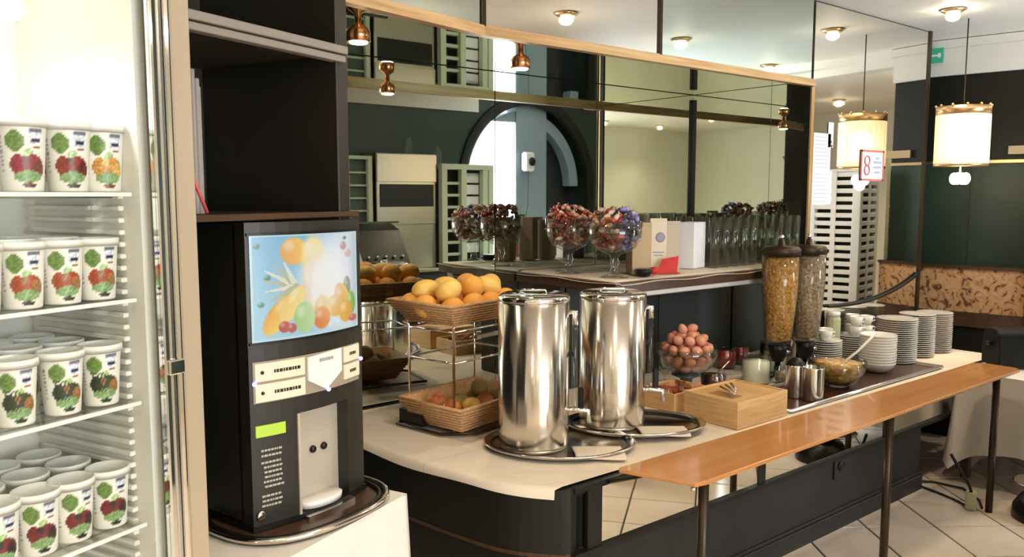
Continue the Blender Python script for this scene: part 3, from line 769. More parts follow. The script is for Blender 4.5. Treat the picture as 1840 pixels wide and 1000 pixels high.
# picture panel: painted colours on a curved grid
sx0, sx1, sz0, sz1 = 0.0, 0.338, 1.252, 1.505
NU, NV = 150, 112
mbs = MB(); cols = []
def lerp(a, b_, t): return tuple(a[i]+(b_[i]-a[i])*t for i in range(3))
def mix(c, d, k): k = max(0, min(1, k)); return lerp(c, d, k)
def picture(u, v):   # u left..right, v bottom..top
    c = lerp((0.62, 0.82, 0.88), (0.40, 0.68, 0.86), max(0, min(1, (v-0.2)*0.9)))
    c = mix(c, (0.86, 0.90, 0.93), (u-0.45)*3.2)
    c = mix(c, (0.70, 0.78, 0.80), (u-0.88)*8)
    d = sqrt(((u-0.62)/0.32)**2+((v-0.52)/0.5)**2)
    c = mix(c, (1, 1, 1), 1.6-1.6*d)
    def blob(cx, cy, rx, ry, col, col2=None, soft=7, ang=0):
        nonlocal c
        a, b_ = u-cx, v-cy
        if ang: a, b_ = a*cos(ang)+b_*sin(ang), -a*sin(ang)+b_*cos(ang)
        q = 1-sqrt((a/rx)**2+(b_/ry)**2)
        if q > 0:
            cc = lerp(col, col2, max(0, min(1, 0.5+(a/rx)*0.6))) if col2 else col
            cc = mix(cc, (1, 1, 0.95), (0.25-((a/rx+0.35)**2+(b_/ry-0.4)**2))*1.8)
            c = mix(c, cc, q*soft)
    # pineapple crown spikes
    for k, (an, L) in enumerate([(2.9, .30), (2.6, .33), (2.3, .30), (3.25, .28), (3.6, .27), (2.0, .26), (3.9, .22)]):
        for s_ in range(26):
            f = s_/25
            if (u-(0.34+L*f*cos(an)*0.85))**2+(v-(0.50+L*f*sin(an)*1.0))**2 < (0.030*(1-f*0.8))**2:
                c = (0.90, 0.90, 0.80) if k % 2 else (0.72, 0.74, 0.58)
    blob(0.33, 0.84, 0.12, 0.14, (0.93, 0.62, 0.28), (1.0, 0.80, 0.35))
    blob(0.50, 0.78, 0.13, 0.24, (1.0, 0.88, 0.52), (1.0, 0.92, 0.68), 3)
    blob(0.47, 0.50, 0.09, 0.30, (0.93, 0.80, 0.64), (1, 0.95, 0.86), 4)
    blob(0.58, 0.46, 0.12, 0.34, (1.0, 0.97, 0.90), None, 4)
    blob(0.20, 0.24, 0.09, 0.22, (0.93, 0.62, 0.14), (1.0, 0.85, 0.32), 8, -0.5)
    blob(0.31, 0.33, 0.08, 0.20, (0.98, 0.80, 0.40), (1.0, 0.88, 0.52), 8, -0.45)
    blob(0.86, 0.44, 0.05, 0.11, (0.35, 0.42, 0.36), (0.55, 0.58, 0.50))
    blob(0.80, 0.33, 0.09, 0.17, (0.92, 0.50, 0.18), (0.96, 0.75, 0.22), 8, 0.3)
    blob(0.91, 0.26, 0.06, 0.13, (0.55, 0.76, 0.25), (0.42, 0.66, 0.22))
    blob(0.72, 0.26, 0.12, 0.12, (0.96, 0.76, 0.32), (0.92, 0.62, 0.20))
    blob(0.84, 0.18, 0.09, 0.12, (0.94, 0.70, 0.22), (0.90, 0.60, 0.18))
    blob(0.58, 0.24, 0.09, 0.16, (0.95, 0.70, 0.30), (1.0, 0.82, 0.45), 5)
    blob(0.57, 0.16, 0.09, 0.12, (0.88, 0.45, 0.16), (0.95, 0.58, 0.24))
    blob(0.41, 0.19, 0.10, 0.16, (0.62, 0.80, 0.45), (0.78, 0.88, 0.62), 9)
    blob(0.24, 0.12, 0.05, 0.06, (0.68, 0.20, 0.18), (0.80, 0.30, 0.25))
    blob(0.30, 0.10, 0.04, 0.05, (0.72, 0.28, 0.28))
    blob(0.93, 0.10, 0.06, 0.04, (0.78, 0.35, 0.28))
    blob(0.82, 0.86, 0.045, 0.05, (0.72, 0.56, 0.56), None, 3)
    blob(0.88, 0.78, 0.05, 0.05, (0.86, 0.68, 0.66), None, 3)
    blob(0.84, 0.94, 0.025, 0.02, (0.35, 0.45, 0.38), None, 4)
    for (x, y) in ((0.05, 0.9), (0.07, 0.35), (0.12, 0.6), (0.66, 0.08), (0.74, 0.09), (0.70, 0.12)):
        blob(x, y, 0.03, 0.03, (0.30, 0.50, 0.42) if y > 0.2 else (0.88, 0.95, 0.96), None, 3)
    d2 = sqrt(((u-0.64)/0.30)**2+((v-0.56)/0.46)**2)
    c = mix(c, (1, 1, 0.99), 0.85-0.85*d2); c = mix(c, (0.97, 0.97, 0.95), 0.12)
    if u < 0.02 or u > 0.985 or v < 0.02 or v > 0.985: c = (0.78, 0.90, 0.92)
    return c
for j in range(NV+1):
    for i in range(NU+1):
        u, v_ = i/NU, j/NV
        x = sx0+(sx1-sx0)*u
        mbs.v.append((x, bulge(x)-0.003, sz0+(sz1-sz0)*v_)); cols.append(picture(u, v_))
mbs.f = [(j*(NU+1)+i, j*(NU+1)+i+1, (j+1)*(NU+1)+i+1, (j+1)*(NU+1)+i) for j in range(NV) for i in range(NU)]
mbs.sm = [True]*len(mbs.f)
pic = mbs.build('picture_screen', M['screen'], jd, cols=cols)
front_slab(MB(), sx0-0.006, sx1+0.006, sz1, sz1+0.006, -0.005, 0.006).build('screen_bezel', M['black'], jd)
front_slab(MB(), sx0-0.006, sx1+0.006, sz0-0.006, sz0, -0.005, 0.006).build('screen_bezel', M['black'], jd)
# buttons
front_slab(MB(), 0.0, 0.340, 1.105, 1.205, -0.002, 0.004).build('control_panel', mat('taupe_panel', (0.30, 0.25, 0.19), 0.35), jd)
for (x0, x1, z0, z1) in ((0.003, 0.132, 1.158, 1.201), (0.003, 0.132, 1.108, 1.151), (0.268, 0.338, 1.163, 1.203), (0.268, 0.338, 1.118, 1.156)):
    b_ = front_slab(MB(), x0, x1, z0, z1, -0.006, 0.004).build('button', M['button'], jd)
    w0 = x0+(x1-x0)*0.35
    t_ = MB(); k = 0
    x = w0
    while x < x1-0.016:
        wd = 0.004+0.004*((k*7) % 3)/2
        front_slab(t_, x, x+wd, (z0+z1)/2-0.004, (z0+z1)/2+0.004, -0.0068, 0.001, 2); x += wd+0.002; k += 1
    t_.build('lettering', M['bronze'], b_)
    if x0 < 0.1: MB().ball((x0+0.016, bulge(x0+0.016)-0.007, (z0+z1)/2), 0.0045, 10, 6).build('indicator', M['bronze'], b_)
sh_ = [(0.142, 1.198), (0.258, 1.205), (0.258, 1.145), (0.200, 1.108), (0.142, 1.140)]
mb = MB()
vs = [(x, bulge(x)-0.0065, z) for x, z in sh_]+[(x, bulge(x)-0.002, z) for x, z in sh_]
mb.add(vs, [(0,4,3,2,1), (5,6,7,8,9)]+[(i, (i+1)%5, 5+(i+1)%5, 5+i) for i in range(5)])
ch = mb.build('choice_panel', M['buttonw'], jd)
t_ = MB()
for k in range(5): front_slab(t_, 0.178+k*0.010, 0.185+k*0.010, 1.182, 1.190, -0.0078, 0.001, 2)
t_.build('lettering', M['greyink'], ch)
for (x, z) in ((0.000, 1.154), (0.206, 1.106), (0.345, 1.160)):
    MB().ball((x, bulge(x)-0.007, z), 0.0055, 10, 6).build('status_light', M['blueled'], jd)
front_slab(MB(), 0.003, 0.076, 1.022, 1.050, -0.003, 0.004).build('display', M['lcd'], jd)
t_ = MB(); rr = random.Random(3)
for k, z in enumerate([0.985, 0.972, 0.955, 0.943, 0.931, 0.919, 0.907, 0.895, 0.872, 0.860, 0.848]):
    x = 0.012+0.010*rr.random()
    while x < 0.062:
        wd = 0.003+0.006*rr.random(); front_slab(t_, x, x+wd, z, z+0.005, -0.0012, 0.001, 2); x += wd+0.002
t_.build('printed_instructions', mat('pale_print', (0.42, 0.40, 0.34), 0.6), jd)
lk = MB().lathe([(0,0), (0.013, 0), (0.013, 0.004), (0.008, 0.006), (0.0, 0.006)], 24).build('lock', M['steel'], jd, (0.010, bulge(0.01)-0.0, 0.828)); lk.rotation_euler = (radians(90), 0, 0)

# ================================================================== URNS and trays on the counter
TCZ = CT+0.012
def round_tray(cx, cy, rx, ry, label, rz):
    t = thing('steel_tray', (cx, cy, TCZ), label, 'tray', rz=rz)
    MB().lathe([(0, 0.004), (0.86, 0.004), (0.90, 0.010), (0.97, 0.022), (1.0, 0.022), (1.0, 0.017), (0.92, 0.004), (0.86, 0.0), (0, 0.0)], 64, (0,0,0), rx, ry).build('dish', M['steel'], t)
    MB().tube([(cos(2*pi*k/64)*rx*0.90, sin(2*pi*k/64)*ry*0.90, 0.012) for k in range(64)], 0.005, 8, closed=True).build('inner_ring', M['black'], t)
    return t
# trays: centres on the counter
round_tray(2.125, 2.325, 0.30, 0.225, 'round polished steel tray under the left drinks urn', radians(-39))
round_tray(2.53, 2.30, 0.30, 0.20, 'round polished steel tray under the right drinks urn', radians(-39)).location.z = TCZ+0.010
def napkin(cx, cy, w, d, rz, z, label):
    mb = MB().grid(lambda u, v: (w*(u-0.5)+0.003*sin(v*5), d*(v-0.5)+0.003*sin(u*6), 0.001+0.001*sin(u*5+v*4)), 16, 12)
    o = mb.build('paper_napkin', M['cloth'], thick=0.006); tag(o, label, 'napkin', 'cream napkins on the steel trays'); o.location = (cx, cy, z); o.rotation_euler = (0,0,rz)
p1 = at_z(1076, 813, TCZ+0.01); napkin(p1.x, p1.y, 0.19, 0.15, radians(-39), TCZ+0.012, 'folded cream napkin on the left steel tray, before the urns')
p1 = at_z(1192, 774, TCZ+0.02); napkin(p1.x, p1.y, 0.20, 0.13, radians(-39), TCZ+0.022, 'folded cream napkin on the right steel tray')
def urn(cx, cy, R, H, label, rz, z):
    u = thing('drinks_urn', (cx, cy, z), label, 'urn', rz=rz)
    MB().lathe([(0, 0.012), (R*0.98, 0.012), (R, 0.018), (R, H*0.955)], 64).build('body', M['steel'], u)
    MB().lathe([(0, 0.0), (R*0.96, 0.0), (R*0.97, 0.0125), (0, 0.0125)], 48).build('foot_ring', M['brushed'], u)
    MB().lathe([(R, H*0.955), (R*1.015, H*0.957), (R*1.02, H*0.975), (R*0.99, H*0.99), (R*0.9, H), (0, H*1.002)], 64).build('lid', M['chrome'], u)
    MB().tube([(-0.05, 0, H*1.0), (-0.045, 0, H*1.0+0.012), (0.045, 0, H*1.0+0.012), (0.05, 0, H*1.0)], 0.005).build('lid_handle', M['chrome'], u)
    # tap with sight glass on the local +x side
    MB().tube([(R+0.022, 0, 0.16), (R+0.022, 0, H*0.86)], 0.011).build('sight_glass', M['glass'], u)
    MB().tube([(R-0.005, 0, 0.145), (R+0.03, 0, 0.145), (R+0.075, 0, 0.14), (R+0.08, 0, 0.095)], 0.011).build('tap', M['chrome'], u)
    MB().tube([(R-0.005, 0, H*0.88), (R+0.022, 0, H*0.88), (R+0.022, 0, H*0.80)], 0.012).build('gauge_elbow', M['chrome'], u)
    MB().box(R+0.035, R+0.058, -0.008, 0.008, 0.150, 0.235, 0.004).build('tap_lever', M['black'], u)
    MB().box(R-0.01, R+0.02, -0.018, 0.018, H*0.60, H*0.63, 0.004).build('clip', M['black'], u)
    return u
urn(2.040, 2.385, 0.138, 0.600, 'polished steel drinks urn nearest the camera, left of the pair', radians(-46), TCZ+0.0055)
urn(2.478, 2.385, 0.140, 0.565, 'polished steel drinks urn behind and right of the nearer one', radians(-40), TCZ+0.0155)

# ================================================================== FRUIT STAND
fs_ = thing('basket_stand', (2.05, 2.87, CT+0.008), 'two-tier chrome wire stand carrying the fruit baskets', 'stand', rz=radians(12))
for (x, y) in ((-0.20, -0.13), (0.22, -0.13), (-0.20, 0.13), (0.22, 0.13)):
    MB().tube([(x, y, 0.012), (x, y, 0.44), (x*1.1, y*1.15, 0.453)], 0.006).build('upright', M['chrome'], fs_)
for z in (0.43, 0.30):
    w_ = MB().tube([(-0.20, -0.13, z), (0.22, -0.13, z), (0.22, 0.13, z), (-0.20, 0.13, z)], 0.005, 8, closed=True)
    w_.build('frame_ring', M['chrome'], fs_)
MB().box(-0.06, 0.20, -0.135, -0.118, 0.385, 0.40).build('label_bar', M['brushed'], fs_)
MB().tube([(-0.25, -0.10, 0.012), (-0.15, -0.20, 0.012), (0.22, -0.20, 0.012), (0.30, -0.12, 0.012), (0.30, 0.16, 0.012), (-0.25, 0.16, 0.012)], 0.007, 8, closed=True).build('base_ring', M['bronze'], fs_)
MB().prism([(-0.235, 0.02), (-0.12, 0.02), (-0.12, 0.16), (-0.235, 0.16)], 0.018, 0.075).build('base_block', M['black'], fs_)

def basket(cx, cy, z, wx, wy, h, rz, label):
    b_ = thing('wicker_basket', (cx, cy, z), label, 'basket', rz=rz)
    x1, y1 = wx/2, wy/2; x0, y0 = x1*0.72, y1*0.68
    mb = MB(); t = 0.010
    def ringpts(fx, fy, zz): return [(-fx,-fy,zz),(fx,-fy,zz),(fx,fy,zz),(-fx,fy,zz)]
    vs = ringpts(x0,y0,0)+ringpts(x1,y1,h)+ringpts(x1-t,y1-t,h)+ringpts(x0-t,y0-t,t)
    fs2 = [(3,2,1,0)]
    for r_ in range(3):
        for i in range(4): fs2.append((r_*4+i, r_*4+(i+1)%4, r_*4+4+(i+1)%4, r_*4+4+i))
    fs2.append((12,13,14,15))
    mb.add(vs, fs2); mb.build('shell', M['basket'], b_)
    MB().tube([(-x1+0.004,-y1+0.004,h),(x1-0.004,-y1+0.004,h),(x1-0.004,y1-0.004,h),(-x1+0.004,y1-0.004,h)], 0.007, 8, closed=True).build('rim', M['basket'], b_)
    # woven bands on the outside
    wv = MB()
    for k in range(7):
        f = (k+0.7)/8; fx = x0+(x1-x0)*f+0.0015; fy = y0+(y1-y0)*f+0.0015
        wv.tube(ringpts(fx, fy, h*f), 0.0042, 6, closed=True)
    wv.build('weave_band', M['basket'], b_)
    return b_
LBZ = CT+0.03
BR = radians(12)
lowb = basket(2.038, 2.817, LBZ, 0.50, 0.37, 0.112, BR, 'lower light wicker basket on the counter, behind the urn')
UBZ = 1.062
# upper: front-left corner about (1.843,2.656,1.15)
upb = basket(2.076, 2.905, UBZ, 0.56, 0.39, 0.092, BR, 'upper light wicker basket heaped with oranges on the wire stand')
fruit_m = MB().ball((0,0,0), 1.0, 24, 14)
def fruit(m, x, y, z, r, sc, rz, label, group, name, cat):
    mb = MB().ball((0,0,0), r, 22, 14, sc=sc)
    o = mb.build(name, m); tag(o, label, cat, group); o.location = (x, y, z); o.rotation_euler = (random.uniform(-.4,.4), random.uniform(-.4,.4), rz)
    return o
ol = [(-0.17,-0.10,0.065,0,''),(-0.06,-0.115,0.075,0,''),(0.05,-0.11,0.07,0,''),(0.16,-0.10,0.075,0,''),(-0.20,0.02,0.07,0,''),(-0.09,0.0,0.072,0,''),(0.02,0.02,0.07,0,''),(0.13,0.01,0.07,0,''),(0.21,0.03,0.07,0,''),
      (-0.18,0.12,0.07,0,''),(-0.06,0.12,0.07,0,''),(0.06,0.12,0.07,0,''),(0.18,0.12,0.07,0,''),
      (-0.13,-0.04,0.135,1,''),(0.00,-0.05,0.14,0,''),(0.10,-0.05,0.135,1,''),(-0.03,0.07,0.135,1,''),(0.10,0.07,0.135,0,''),(-0.14,0.08,0.13,1,''),(0.20,0.02,0.13,1,'')]
OLB = ['low orange at the left front corner of the upper basket', 'low orange second along the front of the upper basket', 'low orange third along the front of the upper basket', 'low orange fourth along the front, nearest the urn',
       'orange at the left side of the upper basket heap', 'orange in the left middle of the upper heap', 'orange in the centre of the upper heap', 'orange right of centre in the upper heap', 'orange at the right side of the upper heap',
       'orange at the rear left corner of the upper basket', 'orange in the rear row, second from left', 'orange in the rear row, third from left', 'orange at the rear right corner of the upper basket',
       'yellow mango topping the left front of the heap', 'orange topping the centre front of the heap', 'yellow mango topping the right front of the heap', 'yellow mango topping the rear centre of the heap', 'orange topping the rear right of the heap', 'yellow mango topping the rear left of the heap', 'yellow mango topping the far right of the heap']
for k, (x, y, z, kind, _) in enumerate(ol):
    x, y = x*1.05, y*1.05
    x, y = x*cos(BR)-y*sin(BR)-0.024, x*sin(BR)+y*cos(BR)+0.055
    if kind: fruit(M['mango'], 2.10+x, 2.85+y, UBZ+z, 0.052, (1.25, 0.92, 0.88), random.uniform(-0.5, 0.9), OLB[k], 'fruit in the upper basket', 'mango', 'mango')
    else: fruit(M['orange'], 2.10+x, 2.85+y, UBZ+z, 0.053, (1, 1, 0.94), random.uniform(0, 3), OLB[k], 'fruit in the upper basket', 'orange', 'orange')
ll = [(-0.13,-0.06,M['redapple'],'red apple at the left of the lower basket','apple'),(-0.04,0.0,M['kiwi'],'green brown pear in the middle left of the lower basket','pear'),(0.05,-0.05,M['redapple'],'red apple before the pears in the lower basket','apple'),
      (0.08,0.05,M['kiwi'],'green brown pear at the rear of the lower basket','pear'),(0.15,-0.02,M['kiwi'],'green brown pear right in the lower basket','pear'),(-0.12,0.06,M['redapple'],'red apple at the rear left of the lower basket','apple'),(-0.04,-0.08,M['mango'],'yellow apple at the front of the lower basket','apple'),(0.06,0.0,M['kiwi'],'green brown pear lying on top of the lower fruit','pear')]
for k, (x, y, m, lb, c) in enumerate(ll):
    fruit(m, 2.038+x, 2.817+y, LBZ+(0.075 if k < 7 else 0.125), 0.041, (1.05, 1, 0.95) if c == 'apple' else (1.25, 0.95, 0.95), random.uniform(0, 3), lb, 'fruit in the lower basket', c, c)

# ================================================================== WOODEN BOXES
def crate(cx0, cy0, wx, wy, h, label, z=CT+0.008):
    b_ = thing('wooden_box', (cx0, cy0, z), label, 'box')
    t = 0.012
    MB().box(0, wx, 0, t, 0, h, 0.001).build('side_board', M['box'], b_)
    MB().box(0, wx, wy-t, wy, 0, h, 0.001).build('side_board', M['box'], b_)
    MB().box(0, t, t, wy-t, 0, h, 0.001).build('side_board', M['box'], b_)
    MB().box(wx-t, wx, t, wy-t, 0, h, 0.001).build('side_board', M['box'], b_)
    MB().box(t, wx-t, t, wy-t, 0, h*0.25).build('bottom_board', M['boxin'], b_)
    return b_
bx = crate(2.855, 2.015, 0.37, 0.285, 0.118, 'large light bamboo box on the front edge of the counter')
MB().box(0.012, 0.358, 0.012, 0.273, 0.100, 0.112).build('inset_lid', M['box'], bx)
MB().box(0.06, 0.13, 0.07, 0.20, 0.1125, 0.1135).build('slot', M['boxin'], bx)
for k in range(3):
    tag(MB().tube([(2.91+0.02*k, 2.07+0.012*k, 0.748+0.005*k), (2.98+0.025*k, 2.20-0.01*k, 0.749+0.005*k)], 0.0045, 8).build('knife', M['brushed']), ['steel knife nearest the corner on the large bamboo box', 'middle steel knife on the large bamboo box', 'steel knife furthest right on the large bamboo box'][k], 'knife', 'knives on the bamboo box')
bx2 = crate(2.86, 2.36, 0.26, 0.22, 0.085, 'small bamboo box behind the large one, filled with sugar sachets')
sg = MB(); rr = random.Random(5); scols = []
for k in range(60):
    x, y = rr.uniform(2.88, 3.10), rr.uniform(2.38, 2.56); a = rr.uniform(0, 3)
    n0 = len(sg.v)
    dx, dy = cos(a)*0.02, sin(a)*0.02
    z0 = CT+0.04+rr.random()*0.045
    sg.add([(x-dx, y-dy, z0), (x+dx, y+dy, z0), (x+dx*0.9+0.003, y+dy*0.9+0.003, z0+0.02), (x-dx*0.9+0.003, y-dy*0.9+0.003, z0+0.02)], [(0,1,2,3)])
    c = rr.choice([(0.75,0.45,0.30),(0.85,0.75,0.65),(0.55,0.25,0.18),(0.80,0.60,0.45)]); scols += [c]*4
o = sg.build('sugar_sachets', M['foil'], cols=scols, thick=0.002); tag(o, 'sugar sachets filling the small bamboo box', 'sachets', kind='stuff')

# ================================================================== EGG BOWL
EX, EY = 3.24, 2.60
eb = thing('egg_bowl', (EX, EY, CT+0.008), 'clear glass bowl heaped with brown eggs on a low grey stand', 'bowl')
MB().lathe([(0, 0), (0.10, 0), (0.095, 0.012), (0.03, 0.03), (0.03, 0.065), (0.075, 0.085), (0, 0.085)], 36).build('stand', mat('grey_stand', (0.10, 0.11, 0.11), 0.3), eb)
MB().lathe([(0, 0.088), (0.07, 0.088), (0.12, 0.125), (0.152, 0.185), (0.160, 0.23), (0.156, 0.23), (0.147, 0.185), (0.115, 0.13), (0.068, 0.094), (0, 0.094)], 48).build('glass_bowl', M['cut'], eb)
egg0 = None
epos = []
for (ring_r, zz, n_) in ((0.045, 0.125, 5), (0.098, 0.165, 10), (0.035, 0.175, 3), (0.108, 0.222, 11), (0.048, 0.225, 6), (0.078, 0.268, 8), (0.03, 0.285, 3), (0.03, 0.318, 2)):
    for k in range(n_): epos.append((ring_r*cos(2*pi*k/n_+zz*9), ring_r*sin(2*pi*k/n_+zz*9), zz))
for k, (x, y, z) in enumerate(epos):
    if egg0 is None:
        egg0 = MB().ball((0,0,0), 0.026, 18, 12, sc=(0.92, 0.92, 1.15), egg=0.12).build('egg', M['egg']); o = egg0
        tag(o, 'brown egg in the heaped glass bowl on the counter', 'egg', 'eggs in the glass bowl')
    else: o = egg0.copy(); COL.objects.link(o)
    o.location = (EX+x, EY+y, CT+0.008+z); o.rotation_euler = (random.uniform(-1.4,1.4), random.uniform(-1.4,1.4), random.uniform(0,3))

# ================================================================== JARS, JAM, SMALL VESSELS
def jar(px, py, diam, h, content, fill, label, name='glass_jar', lid=None, cat='jar', z=CT+0.008, R=None):
    p = at_z(px, py, z); d = Vector((p.x, p.y, 0)).normalized(); c = p+d*(diam/2)
    r = diam/2
    t = thing(name, (c.x, c.y, z), label, cat)
    MB().lathe([(0,0), (r*0.94,0), (r,0.008), (r,h*0.82), (r*0.86,h*0.92), (r*0.86,h), (r*0.82,h), (r*0.82,h*0.92), (r*0.95,h*0.80), (r*0.95,0.012), (0,0.010)], 36).build('glass_wall', M['glass'], t)
    MB().lathe([(0,0.0115), (r*0.93,0.0135), (r*0.93,h*fill), (0,h*fill+0.004)], 32).build('filling', content, t)
    if lid: MB().lathe([(0,h), (r*0.92,h), (r*0.92,h+0.014), (0,h+0.018)], 32).build('lid', lid, t)
    return t
jar(1357, 694, 0.150, 0.155, M['yog'], 0.78, 'glass jar of pale dairy spread behind the large bamboo box')
jar(1392, 672, 0.130, 0.165, M['yog'], 0.70, 'glass jar of pale spread further back, below the cereal dispensers')
jar(1303, 664, 0.115, 0.115, M['jam'], 0.85, 'glass pot of bright red jam right of the egg bowl')
jar(1330, 656, 0.100, 0.110, M['jam'], 0.85, 'glass pot of darker red jam, second right of the egg bowl')
jar(1405, 690, 0.075, 0.085, M['muesli'], 0.7, 'small glass pot with brown filling beside the steel canister')
bj = jar(1281, 700, 0.135, 0.085, M['brownjam'], 0.75, 'low glass dish of dark brown preserve with a spoon in it', name='preserve_dish', cat='dish')
q = bj.location
tag(MB().tube([(q.x, q.y, q.z+0.05), (q.x+0.05, q.y-0.06, q.z+0.14)], 0.0045, 8).ball((q.x, q.y, q.z+0.05), 0.014, sc=(1,1,0.5)).build('spoon', M['steel']), 'steel spoon standing in the dark brown preserve dish', 'spoon')
p = at_z(1195, 694, CT+0.01)
o = thing('wine_glass', (p.x+0.03, p.y+0.03, CT+0.008), 'small upturned stemmed glass beside the right urn', 'glass')
MB().lathe([(0,0), (0.028,0), (0.028,0.003), (0.005,0.006), (0.004,0.05), (0.025,0.07), (0.032,0.10), (0.030,0.10), (0.023,0.073), (0,0.056)], 28).build('goblet', M['glass'], o)

def canister(px, py, diam, h, label, lid):
    z = CT+0.012; p = at_z(px, py, z); d = Vector((p.x, p.y, 0)).normalized(); c = p+d*(diam/2); r = diam/2
    t = thing('steel_canister', (c.x, c.y, z), label, 'canister')
    MB().lathe([(0,0), (r*0.96,0), (r,0.006), (r,h*0.96), (r*1.03,h), (r*0.9,h), (r*0.9,h*0.9), (0,h*0.9)], 40).build('body', M['steel'], t)
    MB().tube([(r,0,h*0.8),(r+0.025,0,h*0.78),(r+0.028,0,h*0.4),(r,0,h*0.3)], 0.006).build('handle', M['chrome'], t)
    if lid:
        MB().lathe([(0,h*0.9),(r*0.88,h*0.9),(r*0.88,h*1.05),(r*0.4,h*1.2),(0,h*1.22)], 32).build('lid', M['black'], t)
    return t
canister(1428, 716, 0.095, 0.16, 'slim steel jug with black lid beside the bamboo box', True)
canister(1459, 722, 0.105, 0.16, 'polished open steel jug left of the fruit salad bowl', False)

# serving tray on the counter front
tz = CT+0.008
st = thing('serving_tray', (4.0, 2.19, tz), 'long brown serving tray with pale rim at the front of the counter', 'tray')
MB().box(-0.72, 0.80, -0.155, 0.155, 0.0, 0.004).build('tray_floor', M['traybrown'], st)
rim = MB()
rim.tube([(-0.73,-0.165,0.010),(0.81,-0.165,0.010),(0.81,0.165,0.010),(-0.73,0.165,0.010)], 0.009, 8, closed=True)
rim.build('rim', mat('pale_steel_rim', (0.78, 0.76, 0.78), 0.2, 0.8), st)

# fruit salad bowl
FX, FY = 3.93, 2.17
fb = thing('salad_bowl', (FX, FY, tz+0.005), 'round glass bowl of orange fruit salad on the brown tray', 'bowl')
MB().lathe([(0,0), (0.06,0), (0.10,0.03), (0.130,0.08), (0.140,0.135), (0.136,0.135), (0.125,0.08), (0.096,0.034), (0.058,0.006), (0,0.006)], 48).build('glass_bowl', M['cut'], fb)
MB().lathe([(0,0.008), (0.055,0.010), (0.094,0.038), (0.122,0.082), (0.131,0.115), (0.09,0.128), (0.04,0.122), (0,0.130)], 40).build('fruit_salad', M['fruitsalad'], fb)
tag(MB().tube([(FX-0.01, FY-0.02, tz+0.12), (FX+0.055, FY-0.075, tz+0.19), (FX+0.13, FY-0.13, tz+0.285)], 0.007, 8).build('serving_spoon', M['ceramic']), 'white serving spoon standing in the fruit salad bowl', 'spoon')

# cereal dispensers
def dispenser(cx, cy, R, content, label):
    t = thing('cereal_dispenser', (cx, cy, CT+0.008), label, 'cereal dispenser')
    MB().lathe([(0.0,0.0),(0.085,0.0),(0.085,0.012),(0.02,0.02),(0.015,0.10),(0.0,0.10)], 32).build('base', M['chrome'], t)
    MB().lathe([(0.0,0.10),(0.030,0.10),(0.045,0.13),(0.045,0.16),(0.055,0.19),(0,0.19)], 32).build('valve', M['black'], t)
    MB().tube([(0.04,0,0.145),(0.075,-0.02,0.145)], 0.012).build('knob', M['chrome'], t)
    MB().lathe([(0.056,0.19),(R*0.72,0.21),(R*0.98,0.50),(R,0.68),(R*0.97,0.68),(R*0.95,0.50),(R*0.69,0.215),(0.050,0.196)], 40).build('hopper', M['glass'], t)
    MB().lathe([(0,0.198),(R*0.66,0.22),(R*0.80,0.36),(R*0.92,0.50),(R*0.945,0.655),(R*0.5,0.665),(0,0.66)], 32).build('cereal', content, t)
    MB().lathe([(R*1.03,0.67),(R*1.04,0.70),(R*0.9,0.715),(0.02,0.72),(0.015,0.75),(0.0,0.755)], 32).build('lid', M['bronze'], t)
    MB().ball((0,0,0.765), 0.014).build('lid_knob', M['chrome'], t)
    return t
dispenser(3.83, 2.46, 0.098, M['flakes'], 'tall cereal dispenser filled with golden flakes')
dispenser(4.03, 2.42, 0.092, M['muesli'], 'tall cereal dispenser filled with grey-brown muesli')

# plates and bowls in stacks
plate_me = MB().lathe([(0,0),(0.55,0),(0.98,0.55),(1.0,0.72),(0.96,0.75),(0.54,0.28),(0,0.28)], 40)
pm = {}
def stack(cx, cy, R, n, dz, label, group, z, name='plate', shape='plate', cat='plate'):
    first = None
    for k in range(n):
        if first is None:
            if shape == 'plate': pr = [(0,0),(R*0.6,0),(R*0.985,dz*0.75),(R,dz*0.9),(R*0.98,dz*1.0),(R*0.6,dz*0.45),(0,dz*0.45)]
            elif shape == 'bowl': pr = [(0,0),(R*0.5,0),(R*0.62,0.008),(R*0.9,0.03),(R,0.052),(R,0.056),(R*0.96,0.056),(R*0.86,0.033),(R*0.5,0.008),(0,0.006)]
            first = MB().lathe(pr, 36).build(name, M['ceramic']); o = first; tag(o, label, cat, group)
        else: o = first.copy(); COL.objects.link(o)
        if k == n-1: o['label'] = 'topmost '+label.replace(' in ', ' of ', 1)
        o.location = (cx+random.uniform(-.0012,.0012), cy+random.uniform(-.0012,.0012), z+k*dz)
CZ = CT+0.0085
stack(4.80, 2.29, 0.116, 21, 0.0125, 'white plate in the left, widest-looking of the three tall stacks', 'plates in the left tall stack', CZ)
stack(5.08, 2.30, 0.105, 21, 0.0125, 'white plate in the middle one of the three tall stacks', 'plates in the middle tall stack', CZ)
stack(5.32, 2.30, 0.105, 20, 0.0125, 'white plate in the rightmost of the three tall stacks', 'plates in the right tall stack', CZ)
stack(4.42, 2.21, 0.098, 11, 0.0155, 'white bowl in the stack on the tray, right of the salad bowl', 'bowls stacked on the tray', tz+0.005, 'bowl', 'bowl', 'bowl')
stack(4.25, 2.43, 0.092, 14, 0.0125, 'white saucer in the stack behind the salad bowl', 'saucers stacked behind the salad bowl', CZ, 'saucer', 'plate', 'saucer')
stack(4.53, 2.42, 0.088, 14, 0.0125, 'white saucer in the low stack under the small cups', 'saucers under the cups', CZ, 'saucer', 'plate', 'saucer')
